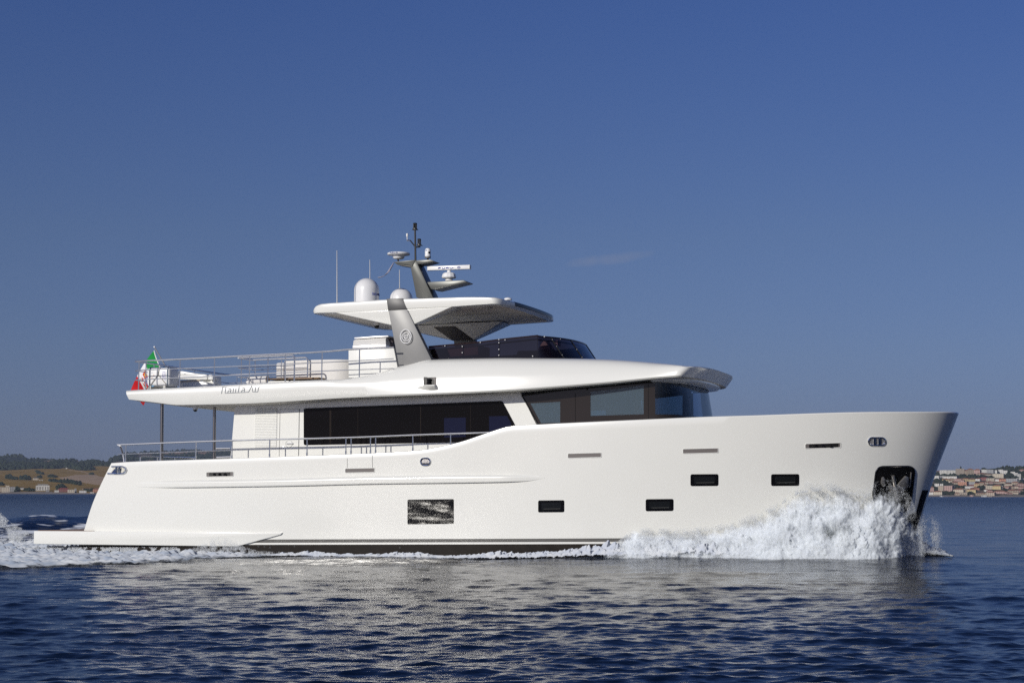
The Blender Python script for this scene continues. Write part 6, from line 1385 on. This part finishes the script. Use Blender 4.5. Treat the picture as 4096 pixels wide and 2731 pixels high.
# buildings ------------------------------------------------------------------
WALLM = {}
def wallmat(col):
    key = tuple(round(c, 2) for c in col)
    if key in WALLM: return WALLM[key]
    m = bpy.data.materials.new('facade_%d' % len(WALLM)); m.use_nodes = True; nt = m.node_tree; b = nt.nodes['Principled BSDF']; b.inputs['Roughness'].default_value = 0.85; L = nt.links.new
    t = nt.nodes.new('ShaderNodeTexCoord'); s = nt.nodes.new('ShaderNodeSeparateXYZ'); L(t.outputs['Object'], s.inputs[0])
    def mm(op, a, v):
        n = nt.nodes.new('ShaderNodeMath'); n.operation = op
        if isinstance(a, (int, float)): n.inputs[0].default_value = a
        else: L(a, n.inputs[0])
        if isinstance(v, (int, float)): n.inputs[1].default_value = v
        else: L(v, n.inputs[1])
        return n.outputs[0]
    xy = mm('ADD', s.outputs['X'], s.outputs['Y']); fx = mm('FRACT', mm('DIVIDE', xy, 4.4), 0); fz = mm('FRACT', mm('DIVIDE', mm('ADD', s.outputs['Z'], 0.9), 3.3), 0)
    w = mm('MULTIPLY', mm('LESS_THAN', fx, 0.42), mm('GREATER_THAN', fz, 0.5)); mx = nt.nodes.new('ShaderNodeMix'); mx.data_type = 'RGBA'; L(w, mx.inputs[0])
    g_ = sum(col) / 3; col = [c * 0.72 + g_ * 0.28 for c in col]; mx.inputs[6].default_value = (*col, 1); mx.inputs[7].default_value = (*[c * 0.35 for c in col], 1); L(mx.outputs[2], b.inputs['Base Color']); WALLM[key] = m; return m
COL = {'white': (0.62, 0.60, 0.55), 'cream': (0.55, 0.46, 0.33), 'beige': (0.42, 0.33, 0.24), 'ochre': (0.48, 0.33, 0.13), 'orange': (0.50, 0.20, 0.10), 'pink': (0.45, 0.26, 0.22), 'grey': (0.30, 0.30, 0.31), 'tan': (0.36, 0.27, 0.18), 'yellow': (0.58, 0.44, 0.17), 'red': (0.28, 0.08, 0.06), 'brown': (0.20, 0.13, 0.09)}
ROOFM = {'terracotta': mat('terracotta_roof', (0.25, 0.11, 0.07), 0.85, vary=0.2, vscale=0.2), 'flat': mat('flat_roof', (0.36, 0.34, 0.31), 0.85), 'dark': mat('dark_roof', (0.10, 0.09, 0.09), 0.85), 'redroof': mat('red_roof', (0.26, 0.06, 0.05), 0.85)}
def building(x0, y0, x1, y1, col, roof, label, terr, cat='building', group=None, name='building', yaw=0.0, dep=11.0, bays=0):
    c = far_pt((x0 + x1) / 2, y1, *terr); sc = c.y / F; w = (x1 - x0) * sc; h = (y1 - y0) * sc; e = bpy.data.objects.new(name, None); SC.collection.objects.link(e)
    e.location = c; e.rotation_euler = (0, 0, -math.atan2(c.x, c.y) + R(yaw)); tag(e, label, cat, group)
    rh = 0.0 if roof == 'flat' else min(h * 0.3, 2.0 + w * 0.08); hw_ = h - rh
    m = MB().box(-w / 2, w / 2, 0, dep, -7, hw_); m.build('wall', wallmat(COL[col]), e, smooth=0)
    if roof == 'flat': MB().box(-w / 2 - 0.3, w / 2 + 0.3, -0.3, dep + 0.3, hw_ + 0.003, hw_ + 0.5).build('roof', ROOFM['flat'], e, smooth=0)
    else:
        o = 0.5; a = min(w * 0.35, dep * 0.5); zb = hw_ + 0.003
        v = [(-w / 2 - o, -o, zb), (w / 2 + o, -o, zb), (w / 2 + o, dep + o, zb), (-w / 2 - o, dep + o, zb), (-w / 2 + a, dep / 2, zb + rh), (w / 2 - a, dep / 2, zb + rh)]
        MB().add(v, [(0, 1, 5, 4), (1, 2, 5), (2, 3, 4, 5), (3, 0, 4), (3, 2, 1, 0)]).build('roof', ROOFM[roof], e, smooth=0)
    for k in range(bays):
        bx = -w / 2 + w * (k + 0.55) / (bays + 0.1); MB().box(bx - w * 0.035, bx + w * 0.035, -0.12, 0.1, h * 0.15, h * 0.75).build('window', mat('bay_dark', (0.22, 0.2, 0.18), 0.6), e, smooth=0)
    return e
for x0, y0, x1, y1, col, roof, lab, bays in ((705, 790, 965, 892, 'white', 'flat', 'long white block with five dark bays alone on the shore', 5), (745, 766, 940, 800, 'grey', 'flat', 'grey hall just behind the long white block on the shore', 0),
    (35, 825, 185, 912, 'cream', 'flat', 'cream shore building with a square tower near the left edge', 0), (110, 792, 180, 830, 'cream', 'flat', 'square cream tower rising behind the leftmost shore buildings', 0), (-60, 820, 33, 900, 'beige', 'flat', 'beige shore building cut by the left edge', 0),
    (190, 818, 295, 903, 'grey', 'flat', 'plain grey building on the shore beside the cream one', 0), (370, 822, 475, 880, 'white', 'dark', 'white shore house between two dark tree clumps', 0), (645, 625, 750, 685, 'cream', 'dark', 'cream farmhouse standing in the lower golden field', 0),
    (768, 668, 800, 692, 'white', 'terracotta', 'tiny shed right of the cream farmhouse', 0), (815, 678, 842, 697, 'white', 'flat', 'tiny white hut furthest right of the farmhouse', 0), (1140, 835, 1350, 905, 'red', 'redroof', 'dark red roofed house on the shore', 0),
    (1325, 872, 1460, 920, 'cream', 'flat', 'low cream house in front of the red one', 0), (1460, 850, 1500, 915, 'grey', 'flat', 'narrow grey building right of the low cream house', 0), (1555, 890, 1690, 920, 'white', 'flat', 'low white sheds along the beach left of the stern', 0), (1615, 840, 1800, 872, 'beige', 'terracotta', 'long beige house behind the shore trees', 0),
    (1820, 838, 1960, 908, 'orange', 'terracotta', 'orange house on the shore close to the yacht stern', 0), (1760, 922, 1835, 950, 'white', 'flat', 'white beach hut closest to the yacht stern', 0), (1520, 402, 1600, 452, 'white', 'dark', 'white gabled barn among the upper woods', 0),
    (1240, 370, 1320, 404, 'cream', 'redroof', 'cream house with a red roof in the upper woods', 0), (1415, 393, 1446, 415, 'pink', 'terracotta', 'small pink house left of the white barn', 0), (840, 375, 880, 404, 'pink', 'terracotta', 'pink house above the small white tower house', 0), (862, 412, 890, 456, 'white', 'terracotta', 'narrow white tower house at the top of the golden field', 0),
    (1815, 322, 1885, 360, 'grey', 'dark', 'grey house on the ridge above the yacht stern', 0), (250, 405, 300, 440, 'grey', 'dark', 'grey farmhouse low in the left woods', 0), (60, 335, 130, 365, 'pink', 'terracotta', 'pink row house highest in the left woods', 0), (150, 328, 215, 350, 'pink', 'terracotta', 'long pink house right of the other pink one in the left woods', 0),
    (435, 352, 470, 378, 'pink', 'terracotta', 'lone pink cottage halfway along the wood edge', 0), (1290, 266, 1330, 288, 'beige', 'terracotta', 'beige house on top of the bare far ridge', 0), (270, 176, 320, 200, 'brown', 'flat', 'brown ruined castle on the highest dark hill', 0), (900, 880, 960, 905, 'grey', 'flat', 'low grey shed right of the long white block', 0), (1290, 440, 1318, 460, 'white', 'flat', 'tiny white hut at the top edge of the golden field', 0), (1065, 885, 1150, 912, 'white', 'flat', 'low white shed left of the dark red house', 0)):
    a, b_ = ZC(x0, y0), ZC(x1, y1); building(a[0], a[1], b_[0], b_[1], col, roof, lab, LEFT, cat='house' if 'house' in lab or 'hut' in lab or 'cottage' in lab else 'building', group='buildings on the left coast', bays=bays, name='house' if 'house' in lab or 'hut' in lab or 'cottage' in lab else 'building')
TB = [(258, 250, 372, 325, 'white', 'terracotta'), (375, 238, 560, 355, 'white', 'flat'), (560, 240, 720, 362, 'white', 'flat'), (780, 205, 930, 372, 'beige', 'flat'), (930, 225, 1030, 372, 'tan', 'terracotta'), (1030, 195, 1160, 375, 'tan', 'terracotta'), (1160, 205, 1300, 340, 'pink', 'terracotta'),
      (1335, 225, 1455, 300, 'white', 'flat'), (1470, 228, 1620, 315, 'grey', 'flat'), (1620, 235, 1705, 315, 'white', 'flat'), (1755, 225, 1850, 310, 'white', 'flat'), (1850, 245, 1950, 350, 'white', 'flat'), (2045, 275, 2130, 340, 'white', 'flat'), (2125, 305, 2200, 370, 'white', 'flat'), (2195, 325, 2275, 415, 'white', 'flat'), (2240, 210, 2352, 280, 'pink', 'terracotta'),
      (1225, 305, 1310, 388, 'cream', 'terracotta'), (1310, 295, 1460, 365, 'brown', 'terracotta'), (1465, 322, 1620, 372, 'cream', 'terracotta'), (1625, 325, 1850, 415, 'cream', 'flat'), (195, 372, 320, 445, 'white', 'flat'), (330, 370, 440, 435, 'grey', 'flat'), (440, 385, 735, 440, 'white', 'flat'),
      (370, 425, 470, 470, 'ochre', 'terracotta'), (455, 430, 590, 525, 'yellow', 'terracotta'), (560, 465, 640, 560, 'cream', 'terracotta'), (590, 425, 700, 480, 'tan', 'terracotta'), (700, 430, 850, 490, 'pink', 'terracotta'), (885, 420, 1060, 490, 'ochre', 'terracotta'), (1070, 430, 1190, 505, 'yellow', 'terracotta'), (1190, 425, 1300, 490, 'white', 'terracotta'), (1290, 405, 1480, 470, 'red', 'redroof'), (1490, 430, 1640, 490, 'cream', 'flat'), (1640, 435, 1770, 490, 'white', 'terracotta'), (1770, 430, 1935, 500, 'orange', 'terracotta'), (1940, 440, 2180, 520, 'grey', 'flat'), (2180, 430, 2275, 500, 'white', 'flat'), (2310, 435, 2400, 495, 'grey', 'flat'),
      (640, 500, 790, 590, 'tan', 'terracotta'), (790, 515, 985, 620, 'orange', 'flat'), (1000, 515, 1175, 605, 'grey', 'flat'), (850, 455, 920, 520, 'pink', 'terracotta'), (1175, 530, 1290, 625, 'ochre', 'terracotta'), (1290, 510, 1400, 610, 'tan', 'terracotta'), (1400, 500, 1500, 580, 'beige', 'terracotta'), (1500, 490, 1620, 580, 'pink', 'terracotta'), (1640, 500, 1780, 575, 'beige', 'terracotta'), (1780, 490, 1900, 565, 'beige', 'terracotta'), (1910, 540, 2060, 615, 'cream', 'terracotta'), (2060, 500, 2210, 590, 'tan', 'terracotta'), (2210, 540, 2352, 610, 'pink', 'terracotta'),
      (235, 558, 330, 625, 'white', 'flat'), (340, 560, 425, 615, 'white', 'flat'), (285, 475, 420, 510, 'brown', 'terracotta'), (1400, 560, 1470, 650, 'beige', 'terracotta'), (1465, 605, 1595, 690, 'cream', 'flat'), (1610, 580, 1790, 695, 'yellow', 'terracotta'), (1780, 605, 1840, 695, 'white', 'flat'), (1850, 610, 1990, 690, 'pink', 'terracotta'), (1990, 600, 2110, 680, 'tan', 'terracotta'), (2110, 600, 2220, 670, 'beige', 'terracotta'), (2230, 620, 2352, 690, 'pink', 'terracotta'),
      (110, 620, 205, 745, 'pink', 'terracotta'), (320, 610, 430, 740, 'beige', 'flat'), (455, 610, 640, 755, 'pink', 'flat'), (690, 665, 900, 770, 'cream', 'terracotta'), (900, 675, 1020, 770, 'tan', 'flat'), (1010, 670, 1195, 790, 'yellow', 'terracotta'), (1120, 640, 1280, 715, 'orange', 'terracotta'), (970, 620, 1150, 670, 'white', 'flat'), (1030, 580, 1160, 620, 'red', 'redroof'), (1405, 680, 1490, 745, 'white', 'terracotta'), (1490, 700, 1600, 770, 'pink', 'terracotta'), (1640, 715, 1890, 805, 'pink', 'terracotta'), (1890, 740, 1970, 810, 'pink', 'terracotta'), (1980, 690, 2100, 800, 'tan', 'terracotta'), (2110, 690, 2220, 780, 'beige', 'terracotta'), (2220, 690, 2330, 770, 'pink', 'terracotta'),
      (65, 735, 200, 815, 'white', 'terracotta'), (210, 720, 390, 820, 'cream', 'terracotta'), (715, 760, 815, 830, 'tan', 'terracotta'), (820, 770, 990, 820, 'beige', 'flat'), (1230, 765, 1450, 825, 'tan', 'terracotta'), (1450, 745, 1640, 830, 'beige', 'terracotta'), (1985, 765, 2080, 820, 'pink', 'terracotta'), (2090, 755, 2210, 815, 'cream', 'terracotta'), (1380, 830, 1460, 862, 'white', 'flat'), (1090, 825, 1140, 855, 'pink', 'flat'), (1490, 838, 1590, 862, 'beige', 'flat')]
ROWN = ((0, 390, 'crest'), (390, 500, 'second'), (500, 600, 'middle'), (600, 720, 'fourth'), (720, 790, 'lower'), (790, 900, 'waterfront'))
ORD = 'first second third fourth fifth sixth seventh eighth ninth tenth eleventh twelfth thirteenth fourteenth fifteenth sixteenth seventeenth eighteenth nineteenth twentieth'.split()
rnd = random.Random(5); rows_ = {}
for t in TB:
    rn = next(n for a, b_, n in ROWN if a <= t[3] < b_); rows_.setdefault(rn, []).append(t)
for rn, lst in rows_.items():
    lst.sort(key=lambda t: t[0])
    for i, t in enumerate(lst):
        x0, y0, x1, y1, col, roof = t; wd_ = 0.07 * (x1 - x0); x0 -= wd_; x1 += wd_; a, b_ = ZT(x0, y0), ZT(x1, y1); big = (x1 - x0) * (y1 - y0); sh = 'wide' if (x1 - x0) > 1.9 * (y1 - y0) else 'tall' if (x1 - x0) < 1.15 * (y1 - y0) else 'square'
        rf_ = {'flat': 'flat roofed', 'terracotta': 'tile roofed', 'redroof': 'red roofed', 'dark': 'dark roofed'}[roof]
        building(a[0], a[1], b_[0], b_[1], col, roof, '%s %s %s building, %s from the bow in the %s row of the town' % (sh, col, rf_, ORD[i], rn), TOWN, group='buildings of the hillside town', yaw=rnd.uniform(-22, 22), dep=12)
zt = lambda *pts: [ZT(*p) for p in pts]
tag(leaf_mass('hillside_trees', [(zc() if False else zt((1650, 260), (1760, 200), (1900, 165), (2000, 190), (2400, 170), (2600, 160), (2600, 320), (2280, 300), (2050, 270), (1960, 330), (1740, 250)), 170), (zt((1850, 380), (1960, 320), (2080, 340), (2120, 400), (2250, 410), (2240, 430), (1900, 430)), 60), (zt((800, 370), (1250, 370), (1350, 370), (1800, 400), (1780, 415), (1000, 425), (820, 420)), 90), (zt((160, 490), (420, 470), (560, 530), (620, 590), (430, 600), (230, 545)), 60), (zt((700, 300), (790, 320), (790, 420), (720, 400)), 20), (zt((240, 325), (400, 330), (720, 365), (700, 385), (240, 365)), 50),
    (zt((390, 770), (700, 760), (700, 815), (400, 815)), 40), (zt((1000, 770), (1170, 790), (1170, 815), (1000, 810)), 18), (zt((1280, 640), (1400, 640), (1390, 720), (1270, 710)), 26), (zt((1800, 700), (1980, 640), (2000, 760), (1900, 750)), 26), (zt((620, 560), (700, 570), (690, 605), (630, 600)), 10), (zt((210, 650), (310, 660), (310, 730), (210, 730)), 14), (zt((2290, 300), (2352, 290), (2352, 420), (2290, 400)), 16), (zt((2290, 720), (2352, 720), (2352, 800), (2290, 800)), 12), (zt((740, 630), (960, 640), (960, 670), (740, 665)), 18), (zt((2230, 480), (2352, 470), (2352, 540), (2230, 545)), 18)], 2.4, 4.4, TOWN, seed=21), 'dark green trees between the houses of the hillside town', kind='stuff')
for x, yb, yt_, lab in ((850, 205, 140, 'tall cypress on the crest behind the beige town block'), (1385, 700, 580, 'slim dark cypress in the middle of the town'), (1950, 200, 125, 'tallest round pine on the crest at the right'), (1400, 228, 185, 'small pine on the crest above the white blocks')):
    a = far_pt(*ZT(x, yb), *TOWN); sc = a.y / F; H_ = (yb - yt_) / (2352 / 396) * sc; rnd = random.Random(x); e = bpy.data.objects.new('cypress_tree' if 'cypress' in lab else 'pine_tree', None); SC.collection.objects.link(e); e.location = a; tag(e, lab, 'tree')
    MB().tube([Vector((0, 0, -2)), Vector((0, 0, H_ * 0.4))], [0.5, 0.3], 6).build('trunk', mat('bark', (0.06, 0.045, 0.03), 0.9), e); mb = MB(); wd = 1.8 if 'cypress' in lab else 4.5
    for k in range(26):
        f = k / 25; clump(mb, Vector((rnd.uniform(-1, 1) * wd * (1 - f * 0.6), rnd.uniform(-1, 1) * wd * (1 - f * 0.6), H_ * (0.2 + 0.75 * f))), wd * (0.9 - 0.55 * f), rnd)
    mb.build('crown', LEAF, e, smooth=180, recalc=False)
# a small white motor boat off the town beach
q = on_sea(*ZT(390, 868), 0.0); wq = BW @ q; bt = bpy.data.objects.new('motor_boat', None); SC.collection.objects.link(bt); far = 3500; o, d = ray(*ZT(390, 866)); bt.location = Vector((d.x / d.y * far, far, 0)); tag(bt, 'tiny white motor boat close to the town beach', 'boat')
m = MB(); m.grid([[Vector((x, w * s, z)) for s, w, z in ((-1, bw, 1.0), (-0.6, bw, 0.0), (0.6, bw, 0.0), (1, bw, 1.0))] for x, bw in ((-3, 1.1), (0, 1.2), (2, 0.8), (3.4, 0.05))]); m.build('hull', PLASTW, bt)
MB().box(-1.2, 0.8, -0.7, 0.7, 0.8, 1.9).build('cabin', PLASTW, bt, bevel=0.15)
# the air between here and the coast
hz = bpy.data.materials.new('haze_air'); hz.use_nodes = True; nt = hz.node_tree; nt.nodes.clear(); out = nt.nodes.new('ShaderNodeOutputMaterial'); pv = nt.nodes.new('ShaderNodeVolumePrincipled')
pv.inputs['Color'].default_value = (0.62, 0.74, 0.95, 1); pv.inputs['Density'].default_value = 0.000032; pv.inputs['Anisotropy'].default_value = 0.0; nt.links.new(pv.outputs[0], out.inputs['Volume'])
MB().box(-6500, 6500, -90, 13500, -60, 420).build('haze', hz, smooth=0); tag(bpy.data.objects['haze'], kind='stuff')
